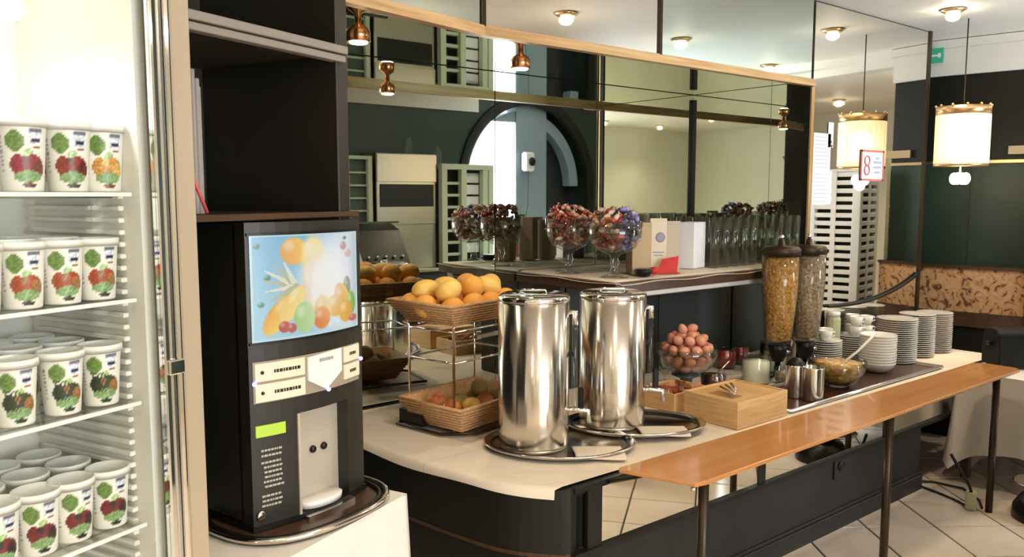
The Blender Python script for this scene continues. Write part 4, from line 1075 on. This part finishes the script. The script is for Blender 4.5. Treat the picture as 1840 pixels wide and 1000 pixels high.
# cups
def cup(x, y, z, label, rz):
    t = thing('coffee_cup', (x, y, z), label, 'cup', 'cups on the saucer stacks', rz)
    MB().lathe([(0,0),(0.022,0),(0.032,0.02),(0.038,0.055),(0.035,0.055),(0.029,0.022),(0,0.005)], 28).build('cup_body', M['ceramic'], t)
    MB().tube([(0.034,0,0.045),(0.052,0,0.044),(0.054,0,0.025),(0.030,0,0.018)], 0.0045, 8).build('handle', M['ceramic'], t)
    return t
sz_ = CZ+14*0.0125+0.002
cl0 = [(4.49, 2.38, sz_, 'white cup at the left front of the cup cluster'), (4.56, 2.44, sz_, 'white cup at the rear of the cup cluster'), (4.57, 2.36, sz_, 'white cup at the right front of the cup cluster'),
       (4.49, 2.38, sz_+0.057, 'white cup stacked on the left front cup'), (4.57, 2.36, sz_+0.057, 'white cup stacked on the right front cup'), (4.56, 2.44, sz_+0.057, 'white cup stacked on the rear cup')]
c0 = None
for (x, y, z, lb) in cl0:
    if c0 is None: c0 = cup(x, y, z, lb, -0.8)
    else: copy_tree(c0, (x, y, z), random.uniform(-1.5, 0), lb)
for k, (x, y) in enumerate(((4.22, 2.41), (4.29, 2.45))):
    copy_tree(c0, (x, y, CZ+14*0.0125+0.002), -0.6+k, ['white cup on the saucers just behind the salad bowl, left one', 'white cup on the saucers just behind the salad bowl, right one'][k])
o = thing('sugar_jar', (4.40, 2.47, CZ), 'tall ribbed beige jar beside the muesli dispenser', 'jar')
MB().lathe([(0,0),(0.036,0),(0.040,0.01),(0.040,0.27),(0.034,0.29),(0,0.29)], 12, smooth=False).build('body', M['curtain'], o)
MB().lathe([(0,0.2905),(0.037,0.2905),(0.037,0.312),(0.0,0.316)], 28).build('lid', M['white'], o)

# ================================================================== ON THE UPPER SHELF
def goblet(cx, cy, R, H, palette, label, seed):
    t = thing('footed_glass_bowl', (cx, cy, SZ+0.004), label, 'glass bowl')
    MB().lathe([(0,0),(R*0.52,0),(R*0.50,0.008),(R*0.16,0.02),(R*0.12,H*0.16),(R*0.20,H*0.20),(R*0.13,H*0.26),(R*0.22,H*0.32),(R*0.75,H*0.42),(R*0.97,H*0.58),(R,H*0.80),(R*0.97,H*0.80),(R*0.93,H*0.58),(R*0.70,H*0.445),(0,H*0.345)], 44).build('glass', M['cut'], t)
    rr = random.Random(seed); mb = MB(); cols = []
    pts = []
    tries = 0
    while len(pts) < 150 and tries < 20000:
        tries += 1
        z = rr.uniform(H*0.43, H*0.98)
        rmax = R*(0.55+0.33*min(1, (z/H-0.40)/0.15)) if z < H*0.62 else (R*0.88 if z < H*0.80 else R*0.92*math.sqrt(max(0, 1-((z/H-0.80)/0.2)**2)))
        a = rr.uniform(0, 2*pi); r_ = rmax*math.sqrt(rr.random()) if rr.random() < 0.4 else rmax*rr.uniform(0.85, 1.0)
        q = Vector((r_*cos(a), r_*sin(a), z))
        if all((q-w).length > R*0.13 for w in pts): pts.append(q)
    for q in pts:
        n0 = len(mb.v); s_ = R*0.115
        rot = Matrix.Rotation(rr.uniform(0,3), 3, 'X') @ Matrix.Rotation(rr.uniform(0,3), 3, 'Z')
        mb.ball(q, s_, 8, 5, sc=(1.3, 0.8, 0.8), rot=rot)
        # twisted wrapper ends
        ax = rot @ Vector((1,0,0))
        side = rot @ Vector((0,1,0))
        for sg_ in (1, -1):
            b0 = q+ax*s_*1.2*sg_; e0 = q+ax*s_*1.8*sg_
            mb.add([b0, e0+side*s_*0.6, e0-side*s_*0.6], [(0,1,2)])
        ang = math.atan2(q.y, q.x)
        c = rr.choice(palette(q, ang)); cols += [c]*(len(mb.v)-n0)
    o = mb.build('wrapped_sweets', M['foil'], cols=cols)
    tag(o, 'wrapped sweets heaped in the '+label.split(' with ')[0].replace('footed ', ''), 'sweets', kind='stuff'); o.location = t.location
    return t
RED = [(0.55,0.12,0.08),(0.70,0.35,0.25),(0.80,0.62,0.50),(0.65,0.25,0.15),(0.85,0.75,0.66)]
BLUE = [(0.30,0.28,0.52),(0.55,0.52,0.75),(0.75,0.72,0.82),(0.22,0.2,0.35)]
goblet(2.845, 3.05, 0.122, 0.345, lambda q, a: RED, 'left footed glass bowl with red and cream wrapped sweets', 1)
goblet(2.870, 2.755, 0.135, 0.335, lambda q, a: BLUE if (q.x*0.777-q.y*0.629) > 0.015 else RED+[(0.35,0.22,0.14)], 'right footed glass bowl with violet and brown wrapped sweets', 2)
def carton(x, y, w, d, h, m, label, cap=None, rz=0.0):
    t = thing('carton', (x, y, SZ+0.004), label, 'carton', rz=rz)
    MB().box(-w/2, w/2, -d/2, d/2, 0, h, 0.002).build('box', m, t)
    MB().prism([(-w/2, -d/2), (w/2, -d/2), (w/2, -d/2+0.004), (-w/2, -d/2+0.004)], h, h+0.015).build('fold', m, t)
    return t
c_ = carton(3.08, 2.79, 0.10, 0.10, 0.245, M['carton'], 'plain brown card carton right of the sweet bowls', rz=-0.5)
c_ = carton(3.24, 2.82, 0.09, 0.09, 0.262, mat('cream_card', (0.70, 0.62, 0.48), 0.6), 'cream card carton with a blue printed emblem', rz=-0.5)
MB().lathe([(0.016,0),(0.026,0),(0.026,0.001),(0.016,0.001)], 24, (0,0,0)).build('emblem', M['greyink'], c_, (0.01, -0.0462, 0.18)).rotation_euler = (radians(90),0,0)
MB().box(-0.03, 0.03, -0.0465, -0.0455, 0.10, 0.106).box(-0.025, 0.025, -0.0465, -0.0455, 0.085, 0.09).build('printed_line', M['greyink'], c_)
c_ = carton(3.37, 2.84, 0.09, 0.09, 0.245, mat('beige_card', (0.50, 0.44, 0.32), 0.6), 'beige card carton between the emblem carton and white sleeves', rz=-0.5)
o = thing('tea_packet', (3.20, 2.70, SZ+0.006), 'bright red folded card leaning before the cream carton', 'packet', rz=-0.5)
MB().prism([(-0.06,-0.02),(0.06,-0.02),(0.06,0.02),(-0.06,0.02)], 0, 0.004).add([(-0.06,0.0,0.004),(0.05,0.0,0.004),(0.07,0.03,0.085),(-0.02,0.03,0.07)], [(0,1,2,3)]).build('card', M['red'], o, thick=0.003)
o = thing('sweet_dish', (3.02, 2.70, SZ+0.004), 'small dark round dish beside the red card', 'dish')
MB().lathe([(0,0),(0.03,0),(0.045,0.02),(0.043,0.032),(0.035,0.035),(0,0.033)], 28).build('dish', M['black'], o)
o = tag(MB().ball((0,0,0), 0.022, 16, 10, sc=(1.2,1,0.9)).build('red_sweet', M['red']), 'small red sweet lying left of the brown carton', 'sweet'); o.location = (3.09, 2.695, SZ+0.026)
# white paper sleeves
w0 = None
for k in range(7):
    x = 3.50+0.022*k; y = 2.83+0.006*k
    if w0 is None:
        w0 = MB().box(-0.008, 0.008, -0.05, 0.05, 0, 0.25, 0.003).build('paper_sleeve', M['paper']); o = w0
        tag(o, 'white paper sleeve in the upright bundle beside the tall glasses', 'paper sleeve', 'white paper sleeves')
    else: o = w0.copy(); COL.objects.link(o)
    o.location = (x, y, SZ+0.004); o.rotation_euler = (0,0,0.3)
# tall glasses
g0 = None; gi = 0
for j in range(4):
    for i in range(5):
        x = 3.68+0.088*i; y = 2.78+0.115*j
        if g0 is None:
            g0 = MB().lathe([(0,0),(0.026,0),(0.031,0.27),(0.0285,0.27),(0.0235,0.012),(0,0.012)], 24).build('tall_glass', M['cut']); o = g0
        else: o = g0.copy(); COL.objects.link(o)
        tag(o, 'clear tall glass on the raised shelf, %s row, %s from the left' % (['front', 'second', 'third', 'rear'][j], ['first', 'second', 'third', 'fourth', 'last'][i]), 'glass', 'tall glasses, %s row' % ['front', 'second', 'third', 'rear'][j])
        o.location = (x, y, SZ+0.004)

# copper spots under the mirrored niche ceiling
def copper(x, y, label):
    t = thing('copper_spotlight', (x, y, 2.222), label, 'spotlight')
    MB().lathe([(0.0,-0.078),(0.036,-0.080),(0.043,-0.078),(0.042,-0.045),(0.032,-0.03),(0.012,-0.018),(0.012,0.0),(0,0)], 32).build('housing', M['copper'], t)
    MB().lathe([(0.0,-0.086),(0.030,-0.086),(0.034,-0.0815),(0.0,-0.0815)], 24).build('bulb', M['bulb'], t)
    light('copper_lamp', 'SPOT', (x, y, 2.222-0.10), 14, WARM, 0.03)
copper(1.45, 2.66, 'copper spotlight at the left, beside the dark alcove panel')
copper(2.29, 2.77, 'copper spotlight in the middle of the mirrored niche')

# ceiling spots
cs0 = None
lbl = ['nearest the pillar and green wall', 'over the left part of the tray rail', 'over the right part of the tray rail', 'beside the doorway of the far dining area', 'over the left counter end', 'in front of the rear wall', 'above the photographer', 'behind the photographer', 'far behind the photographer on the left', 'on the far left', 'added to light the rear wall, far left', 'added to light the rear wall, behind the camera']
for (x, y), lb in list(zip(SPOTS, lbl))+list(zip(FARSPOTS, ['first in the far dining area', 'deep in the far dining area', 'near the far rear wall', 'by the far end wall'])):
    z = CEIL if x < 6.1 else 2.60
    if cs0 is None:
        cs0 = thing('ceiling_spotlight', (x, y, z), 'round ceiling spotlight with brass plate, '+lb, 'spotlight', 'ceiling spotlights')
        MB().lathe([(0,0),(0.065,0),(0.070,-0.008),(0.045,-0.022),(0,-0.022)][::-1], 32).build('plate', M['brass'], cs0)
        MB().ball((0,0,-0.040), 0.038, 20, 12, sc=(1,1,0.75)).build('bulb', M['ceilbulb'], cs0)
    else: copy_tree(cs0, (x, y, z), label='round ceiling spotlight with brass plate, '+lb)

# pendant lamp
pl = thing('pendant_lamp', (5.33, 2.20, 0), 'crystal drum pendant lamp with gold crown before the green wall', 'lamp')
MB().tube([(0,0,2.13),(0,0,CEIL-0.001)], 0.004, 8).build('cord', M['bronze'], pl)
MB().lathe([(0.149,2.085),(0.152,2.085),(0.152,2.135),(0.149,2.135)], 40).build('crown', M['brass'], pl)
cr = MB()
for k in range(12):
    a = 2*pi*k/12; cr.ball((0.151*cos(a), 0.151*sin(a), 2.14), 0.008, 8, 6)
cr.build('crown_beads', M['brass'], pl)
for k in range(22):
    a = 2*pi*k/22
    o = MB().box(-0.006, 0.006, -0.0195, 0.0195, 1.79, 2.085, 0.003).build('crystal_rod', M['crystal'], pl, (0.145*cos(a), 0.145*sin(a), 0), a)
MB().lathe([(0.140,1.775),(0.152,1.775),(0.152,1.79),(0.140,1.79)], 40).build('lower_ring', M['brass'], pl)
for k in range(3):
    a = 2*pi*k/3
    MB().ball((0.05*cos(a), 0.05*sin(a), 1.98), 0.03, 14, 10).build('bulb', M['bulb'], pl)
    MB().ball((0.05*cos(a), 0.05*sin(a), 1.85), 0.03, 14, 10).build('bulb', M['bulb'], pl)
MB().tube([(0,0,1.72),(0,0,2.13)], 0.006, 8).build('stem', M['brass'], pl)
for k in range(4):
    a = 2*pi*k/4
    MB().ball((0.034*cos(a), 0.034*sin(a), 1.70), 0.027, 14, 10, sc=(1,1,1.35)).build('lower_bulb', M['bulb'], pl)
light('pendant_light', 'POINT', (5.33, 2.20, 1.93), 14, WARM, 0.12)
light('pendant_light', 'POINT', (5.33, 2.20, 1.66), 5, WARM, 0.03)

# notices on the pillar mirror
def notice(x0, x1, z0, z1, label, name, m=M['paper'], tilt=0.0):
    t = thing(name, ((x0+x1)/2, FASY-0.004, (z0+z1)/2), label, 'notice'); w, h_ = (x1-x0)/2, (z1-z0)/2
    MB().box(-w, w, -0.001, 0.0015, -h_, h_).build('sheet', m, t); t.rotation_euler = (0, tilt, 0)
    return t, w, h_
def textlines(t, w, h_, rows, seed, m=M['greyink'], x0f=-0.8, x1f=0.8, zf0=0.8, zf1=-0.8):
    rr = random.Random(seed); mb = MB()
    for k in range(rows):
        z = h_*(zf0+(zf1-zf0)*k/(rows-1)); x = w*x0f
        while x < w*x1f*(0.75+0.25*rr.random()):
            wd = w*(0.06+0.18*rr.random()); mb.box(x, min(x+wd, w*x1f), -0.0018, -0.0010, z-h_*0.012, z+h_*0.012); x += wd+w*0.06
    mb.build('printed_lines', m, t)
t, w, h_ = notice(4.195, 4.375, 1.735, 1.945, 'upper white typed sheet stuck to the pillar mirror', 'notice_sheet')
textlines(t, w, h_, 9, 1)
t, w, h_ = notice(4.195, 4.40, 1.545, 1.735, 'lower white typed sheet stuck to the pillar mirror', 'notice_sheet')
textlines(t, w, h_, 8, 2)
t, w, h_ = notice(4.345, 4.40, 1.87, 2.01, 'narrow white tag stuck above the typed sheets', 'notice_sheet')
MB().ball((0,-0.003,-0.04), 0.008, 10, 6, sc=(1,0.3,1)).ball((0.012,-0.003,-0.062), 0.007, 10, 6, sc=(1,0.3,1)).build('printed_mark', M['ink'], t)
t, w, h_ = notice(4.72, 4.995, 1.685, 1.870, 'white notice with red border and red symbol on the pillar mirror', 'notice_sheet', M['paper'])
b_ = MB().box(-w, w, -0.003, -0.001, h_-0.012, h_).box(-w, w, -0.003, -0.001, -h_, -h_+0.012).box(-w, -w+0.014, -0.003, -0.001, -h_, h_).box(w-0.014, w, -0.003, -0.001, -h_, h_)
b_.build('red_border', M['redink'], t)
q = MB()
for cz in (0.028, -0.028):
    q.tube([(-w*0.48+0.030*cos(2*pi*k/20), -0.003, cz+0.028*sin(2*pi*k/20)) for k in range(20)], 0.0045, 6, closed=True)
q.build('red_symbol', M['redink'], t)
q = MB()
for z, a, c in ((0.045, 0.3, 0.6), (0.020, 0.1, 0.8), (-0.010, 0.1, 0.8), (-0.040, 0.2, 0.7)): q.box(w*a, w*c, -0.003, -0.001, z-0.007, z+0.007)
q.build('printed_lines', mat('blue_print', (0.25, 0.30, 0.55), 0.6), t)

# black cable hanging before the pillar mirror
pts = []
pa = at_z(1498, 542, 0.93)
for k in range(25):
    f = k/24
    x = 4.40+(5.52-4.40)*f; z = 0.955-0.07*f+0.195*f**2.4
    pts.append((x, FASY-0.012, z))
tag(MB().tube(pts, 0.010, 8).build('cable', M['rubber']), 'thick black cable drooping in front of the pillar mirror', 'cable')

# ================================================================== RIGHT SIDE: second table, toaster, things on the floor
t2 = thing('side_table', (5.2, 1.55, 0), 'square table under a white cloth beyond the tray rail', 'table')
MB().box(-0.42, 0.42, -0.42, 0.34, 0.60, 0.625).build('tabletop', M['tablewood'], t2)
for (x, y) in ((-0.36,-0.36),(0.36,-0.36),(-0.36,0.33),(0.36,0.33)):
    MB().box(x-0.02, x+0.02, y-0.02, y+0.02, 0.005, 0.60).build('leg', M['tablewood'], t2)
cm = MB()
def tcl2(u, v):
    P = [(-0.46,-0.46), (0.46,-0.46), (0.46,0.36), (-0.46,0.36)]
    t = (u % 1)*4; i = int(t) % 4; f = t-int(t); a, b_ = P[i], P[(i+1)%4]
    x = a[0]+(b_[0]-a[0])*f; y = a[1]+(b_[1]-a[1])*f
    nx, ny = [(0,-1),(1,0),(0,1),(-1,0)][i]
    corner = abs(f-0.5)*2
    amp = 0.022*v*(1+sin(u*80))+0.05*v*corner**5
    drop = 0.42+0.13*corner**4
    return (x+nx*amp, y+ny*amp, 0.629-drop*v)
cm.grid(tcl2, 200, 16); cm.box(-0.46, 0.46, -0.46, 0.36, 0.627, 0.630)
o = cm.build('tablecloth', M['cloth2']); tag(o, 'white cloth with folds hanging from the table beyond the rail', 'tablecloth'); o.location = (5.2, 1.55, 0)
tp = at_z(1800, 645, 0.632)
to = thing('toaster', (5.06, 1.76, 0.631), 'black toaster with steel end standing on the white clothed table', 'toaster', rz=radians(-39))
prof = [(-0.085,0.01),(-0.09,0.09),(-0.075,0.155),(-0.04,0.178),(0.04,0.178),(0.075,0.155),(0.09,0.09),(0.085,0.01)]
def xprism(prof, x0, x1):
    n = len(prof); vs = [(x0,y,z) for y,z in prof]+[(x1,y,z) for y,z in prof]
    return MB().add(vs, [tuple(range(n)), tuple(range(2*n-1,n-1,-1))]+[(i,n+i,n+(i+1)%n,(i+1)%n) for i in range(n)])
xprism(prof, -0.12, 0.12).build('housing', mat('matt_black_plastic', (0.006, 0.006, 0.006), 0.6, spec=0.25), to, bevel=0.008)
xprism([(y*1.02, z*1.01) for y,z in prof], 0.121, 0.145).build('steel_end', M['brushed'], to, bevel=0.004)
MB().box(-0.08, 0.09, -0.03, -0.012, 0.176, 0.180).box(-0.08, 0.09, 0.012, 0.03, 0.176, 0.180).build('slots', M['bronze'], to)
MB().box(-0.14, -0.121, -0.02, 0.02, 0.10, 0.118, 0.003).build('lever', M['black'], to)
MB().box(-0.1, 0.12, -0.07, 0.07, 0.0, 0.01).build('feet', M['black'], to)
to.scale = (1, 1, 1.28)
# bread/napkin heap at the edge
o = thing('bread_basket', (5.33, 1.70, 0.631), 'round basket of pale bread behind the toaster at the photo edge', 'basket')
MB().lathe([(0,0),(0.08,0),(0.10,0.17),(0.095,0.17),(0.076,0.008),(0,0.008)], 28).build('basket_wall', M['basket'], o)
for k in range(4):
    MB().ball((0.045*cos(k*1.6), 0.045*sin(k*1.6), 0.19), 0.042, 14, 8, sc=(1.2,0.8,0.7)).build('bread_roll', M['cloth'], o)

o = thing('floor_pan', (4.50, 1.36, 0.004), 'black domed round pan on the floor tiles beside the last rail post', 'pan')
MB().lathe([(0,0),(0.15,0),(0.155,0.01),(0.15,0.06),(0.12,0.11),(0.05,0.135),(0,0.138)], 40).build('dome', M['black'], o)
o = thing('steel_dish', (4.56, 1.38, 0.145), 'round steel serving dish resting on the black floor pan', 'dish')
MB().lathe([(0,0),(0.10,0),(0.15,0.02),(0.155,0.024),(0.145,0.028),(0.10,0.012),(0,0.010)], 44).build('plate', M['steel'], o)
MB().lathe([(0,0.013),(0.05,0.014),(0.055,0.03),(0.03,0.05),(0.0,0.055)], 32).build('cover', M['chrome'], o)
o = thing('power_adapter', (4.36, 1.66, 0.0045), 'small pale upright plug adapter standing on the floor by the cloth', 'adapter', rz=0.4)
MB().box(-0.025, 0.025, -0.025, 0.025, 0, 0.09, 0.006).build('housing', M['curtain'], o)
MB().tube([(0,0,0.09),(-0.005,0.01,0.12),(-0.03,0.10,0.28)], 0.008, 8).build('plug_lead', M['rubber'], o)
cb = [(4.46, 2.0, 0.04), (4.47, 1.95, 0.012), (4.45, 1.85, 0.010), (4.42, 1.77, 0.010), (4.38, 1.70, 0.012), (4.355, 1.69, 0.02)]
tag(MB().tube(cb, 0.006, 8).build('floor_cable', M['rubber']), 'thin black cable running over the tiles from the counter base', 'cable')
tag(MB().tube([(4.47, 2.05, 0.02), (4.60, 1.95, 0.012), (4.62, 1.80, 0.012), (4.50, 1.67, 0.012), (4.40, 1.62, 0.012)], 0.006, 8).build('floor_cable', M['rubber']), 'thin dark cable curving under the hanging white cloth', 'cable')

# ================================================================== THINGS SEEN IN THE MIRRORS (they stand in the room on the near side)
# white tray tower
tw = thing('tray_tower', (6.10, 1.66, 0.004), 'tall white slatted tray rack reflected in the pillar mirror', 'rack', rz=radians(-11))
TWX, TWY, TH = 0.20, 0.17, 1.77
wm = mat('bright_white_lacquer', (0.86, 0.88, 0.92), 0.35)
for (x, y) in ((-TWX,-TWY),(TWX,-TWY),(-TWX,TWY),(TWX,TWY)):
    MB().box(x-0.03, x+0.03, y-0.03, y+0.03, 0, TH, 0.003).build('post', wm, tw)
MB().box(-TWX-0.031, -TWX-0.02, -0.018, 0.018, 0, TH).build('post', wm, tw)
MB().box(-0.02, 0.02, TWY+0.02, TWY+0.031, 0, TH).build('post', wm, tw)
MB().box(-TWX-0.03, TWX+0.03, -TWY-0.03, TWY+0.03, TH+0.001, TH+0.02).build('top', wm, tw)
MB().box(-TWX+0.03, TWX-0.03, -TWY+0.03, TWY-0.03, 0.0, TH-0.02).build('dark_interior', M['blackgreen'], tw)
s0 = None
k = 0
z = 0.06
while z < TH-0.03:
    if s0 is None:
        s0 = MB().box(-TWX-0.028, TWX+0.028, -TWY-0.028, TWY+0.028, 0, 0.034, 0.003).build('tray_slat', wm, tw, (0,0,z))
    else:
        o = s0.copy(); COL.objects.link(o); o.location = (0,0,z)
    z += 0.062
# glass shelf unit right of it
gu = thing('glass_shelf_unit', (6.45, 2.05, 0.004), 'narrow shelf unit of glass domes reflected beside the white tray rack', 'shelf unit', rz=radians(-8))
for (x, y) in ((-0.16,-0.14),(0.16,-0.14),(-0.16,0.14),(0.16,0.14)):
    MB().box(x-0.012, x+0.012, y-0.012, y+0.012, 0, 1.9).build('post', M['curtain'], gu)
for z in (1.0, 1.22, 1.50): MB().box(-0.17, 0.17, -0.15, 0.15, z, z+0.015).build('shelf', M['curtain'], gu)
MB().box(-0.16, 0.16, -0.14, 0.14, 1.60, 1.80).build('black_box', M['black'], gu)
for z in (1.016, 1.236):
    MB().lathe([(0.09,0),(0.09,0.10),(0.06,0.15),(0,0.17),(0,0.165),(0.057,0.146),(0.086,0.098),(0.086,0)], 28, (0,0,z)).build('glass_dome', M['glass'], gu)
cv = MB().grid(lambda u, v: (-0.175-0.012*abs(sin(u*16)), -0.15+0.30*u, 0.05+0.93*v), 60, 2)
cv.build('curtain', M['curtain'], gu, thick=0.004)

# kitchen counter corner along the rear wall, reflected in the niche mirror
kc = thing('service_cabinet', (3.9, 0.22, 0.004), 'low service cabinet along the dark rear wall, reflected in the niche mirror', 'cabinet')
MB().box(-0.6, 0.85, -0.2, 0.2, 0, 0.9, 0.004).build('carcass', M['dark'], kc)
MB().box(-0.62, 0.87, -0.21, 0.22, 0.901, 0.93, 0.003).build('worktop', M['brushed'], kc)
for k in range(3):
    d_ = MB().box(-0.58+0.48*k, -0.12+0.48*k, 0.201, 0.215, 0.05, 0.87, 0.003).build('door', M['green'], kc)
    MB().tube([(-0.30+0.48*k, 0.235, 0.5), (-0.30+0.48*k, 0.235, 0.7)], 0.007).build('handle', M['steel'], d_)
ov = thing('steel_oven', (3.90, 0.22, 0.935), 'wide brushed steel oven with a black glass window', 'oven')
MB().box(-0.31, 0.31, -0.17, 0.13, 0.40, 1.03, 0.006).build('housing', M['brushed'], ov)
MB().box(-0.28, 0.28, 0.131, 0.138, 0.56, 0.76, 0.002).build('window', M['black'], ov)
MB().box(-0.31, 0.31, -0.17, 0.12, 0.0, 0.40, 0.004).build('lower_unit', M['brushed'], ov)
MB().box(-0.31, 0.31, 0.131, 0.145, 0.78, 1.025, 0.004).build('hood', M['brushed'], ov)
gw = mat('pale_green_metal', (0.55, 0.62, 0.50), 0.4)
fr2 = thing('glass_door_fridge', (3.42, 0.22, 0.935), 'narrow pale framed glass fridge left of the steel oven', 'fridge')
for x in (-0.11, 0.11): MB().box(x-0.02, x+0.02, 0.09, 0.13, 0, 0.97).build('frame_post', gw, fr2)
MB().box(-0.13, 0.13, -0.15, 0.13, 0.97, 1.0).build('top', gw, fr2)
MB().box(-0.13, 0.13, -0.15, 0.08, 0, 0.969).build('interior', mat('dim_teal', (0.06, 0.09, 0.08), 0.4), fr2)
for k in range(8): MB().box(-0.09, 0.09, 0.085, 0.10, 0.08+0.11*k, 0.095+0.11*k).build('shelf', gw, fr2)
tw2 = thing('white_window_rack', (4.53, 0.30, 0.935), 'pale framed rack with white slatted blind right of the oven', 'rack')
for x in (-0.27, -0.05, 0.20, 0.27): MB().box(x-0.03, x+0.03, 0.06, 0.12, 0, 0.9, 0.002).build('frame_post', gw, tw2)
MB().box(-0.30, 0.30, -0.12, 0.12, 0.90, 0.95).build('top', gw, tw2)
MB().box(-0.30, 0.30, -0.12, 0.0, 0, 0.899).build('back', M['blackgreen'], tw2)
for k in range(7):
    MB().box(-0.02, 0.17, 0.02, 0.05, 0.12+0.11*k, 0.21+0.11*k, 0.002).build('blind_slat', wm, tw2)
    MB().box(-0.24, -0.08, 0.04, 0.09, 0.10+0.11*k, 0.125+0.11*k, 0.002).build('rung', gw, tw2)
for k, (x, y) in enumerate(((4.02, 0.2), (4.3, 0.25))):
    o = tag(MB().lathe([(0,0),(0.03,0),(0.035,0.10),(0.02,0.13),(0.02,0.16),(0,0.16)], 20).build('glass_carafe', M['glass']), ['small glass carafe on top of the steel oven', 'small glass carafe on top of the pale rack'][k], 'carafe'); o.location = (x, y, 1.967 if k == 0 else 1.887)
# black slanted display between
dk = thing('serving_console', (3.42, 0.66, 0.004), 'black slanted serving console reflected left of the niche', 'console')
MB().box(-0.25, 0.25, -0.18, 0.18, 0, 0.92, 0.004).build('cabinet', M['dark'], dk)
pf = [(-0.18, 0.921), (0.18, 0.921), (0.18, 0.98), (-0.02, 1.30), (-0.18, 1.36)]
xprism(pf, -0.22, 0.22).build('slanted_console', M['black'], dk)
for k in range(5):
    MB().ball((-0.16+0.08*k, 0.13, 1.09), 0.013, 12, 8).build('knob', M['chrome'], dk)
MB().box(-0.2, 0.2, -0.02, 0.0, 1.36, 1.375).build('top_rail', M['chrome'], dk)

# planter with reeds
pb = thing('planter_trough', (5.3, 1.0, 0.004), 'long pale planter trough on thin legs, reflected below the arched window', 'planter')
MB().box(-0.75, 1.0, -0.10, 0.10, 0.78, 0.98, 0.004).build('trough', gw, pb)
for (x, y) in ((-0.7,-0.07),(-0.7,0.07),(0.95,-0.07),(0.95,0.07)): MB().box(x-0.012, x+0.012, y-0.012, y+0.012, 0, 0.78).build('leg', M['bronze'], pb)
rd = MB(); rr = random.Random(9)
for k in range(900):
    x = 5.3+rr.uniform(-0.73, 0.98); y = 1.0+rr.uniform(-0.09, 0.09); h_ = rr.uniform(0.28, 0.42); l = rr.uniform(-0.03, 0.03); w_ = 0.006
    rd.add([(x-w_,y,0.96),(x+w_,y,0.96),(x+l+w_*0.8,y+l*0.5,0.96+h_*0.6),(x+l-w_*0.8,y+l*0.5,0.96+h_*0.6),(x+l*2,y+l,0.96+h_)], [(0,1,2,3),(3,2,4)])
tag(rd.build('reed_grass', M['reed']), 'green reed grass growing densely in the planter trough', 'grass', kind='stuff')

# security camera on the arch post
sc_ = thing('wall_camera', (5.62, 0.0, 1.95), 'small white wall camera with dark lens on the arched window post', 'camera')
MB().box(-0.07, 0.07, -0.05, 0.03, -0.10, 0.10, 0.02).build('housing', M['white'], sc_)
MB().ball((0.02, 0.035, 0.0), 0.045, 18, 12, sc=(1,0.5,1)).build('lens', M['black'], sc_)
tag(MB().tube([(5.60, 0.02, 1.85), (5.58, 0.03, 1.5), (5.45, 0.05, 1.0)], 0.006, 6).build('wall_cable', M['rubber']), 'thin dark cable hanging below the white wall camera', 'cable')
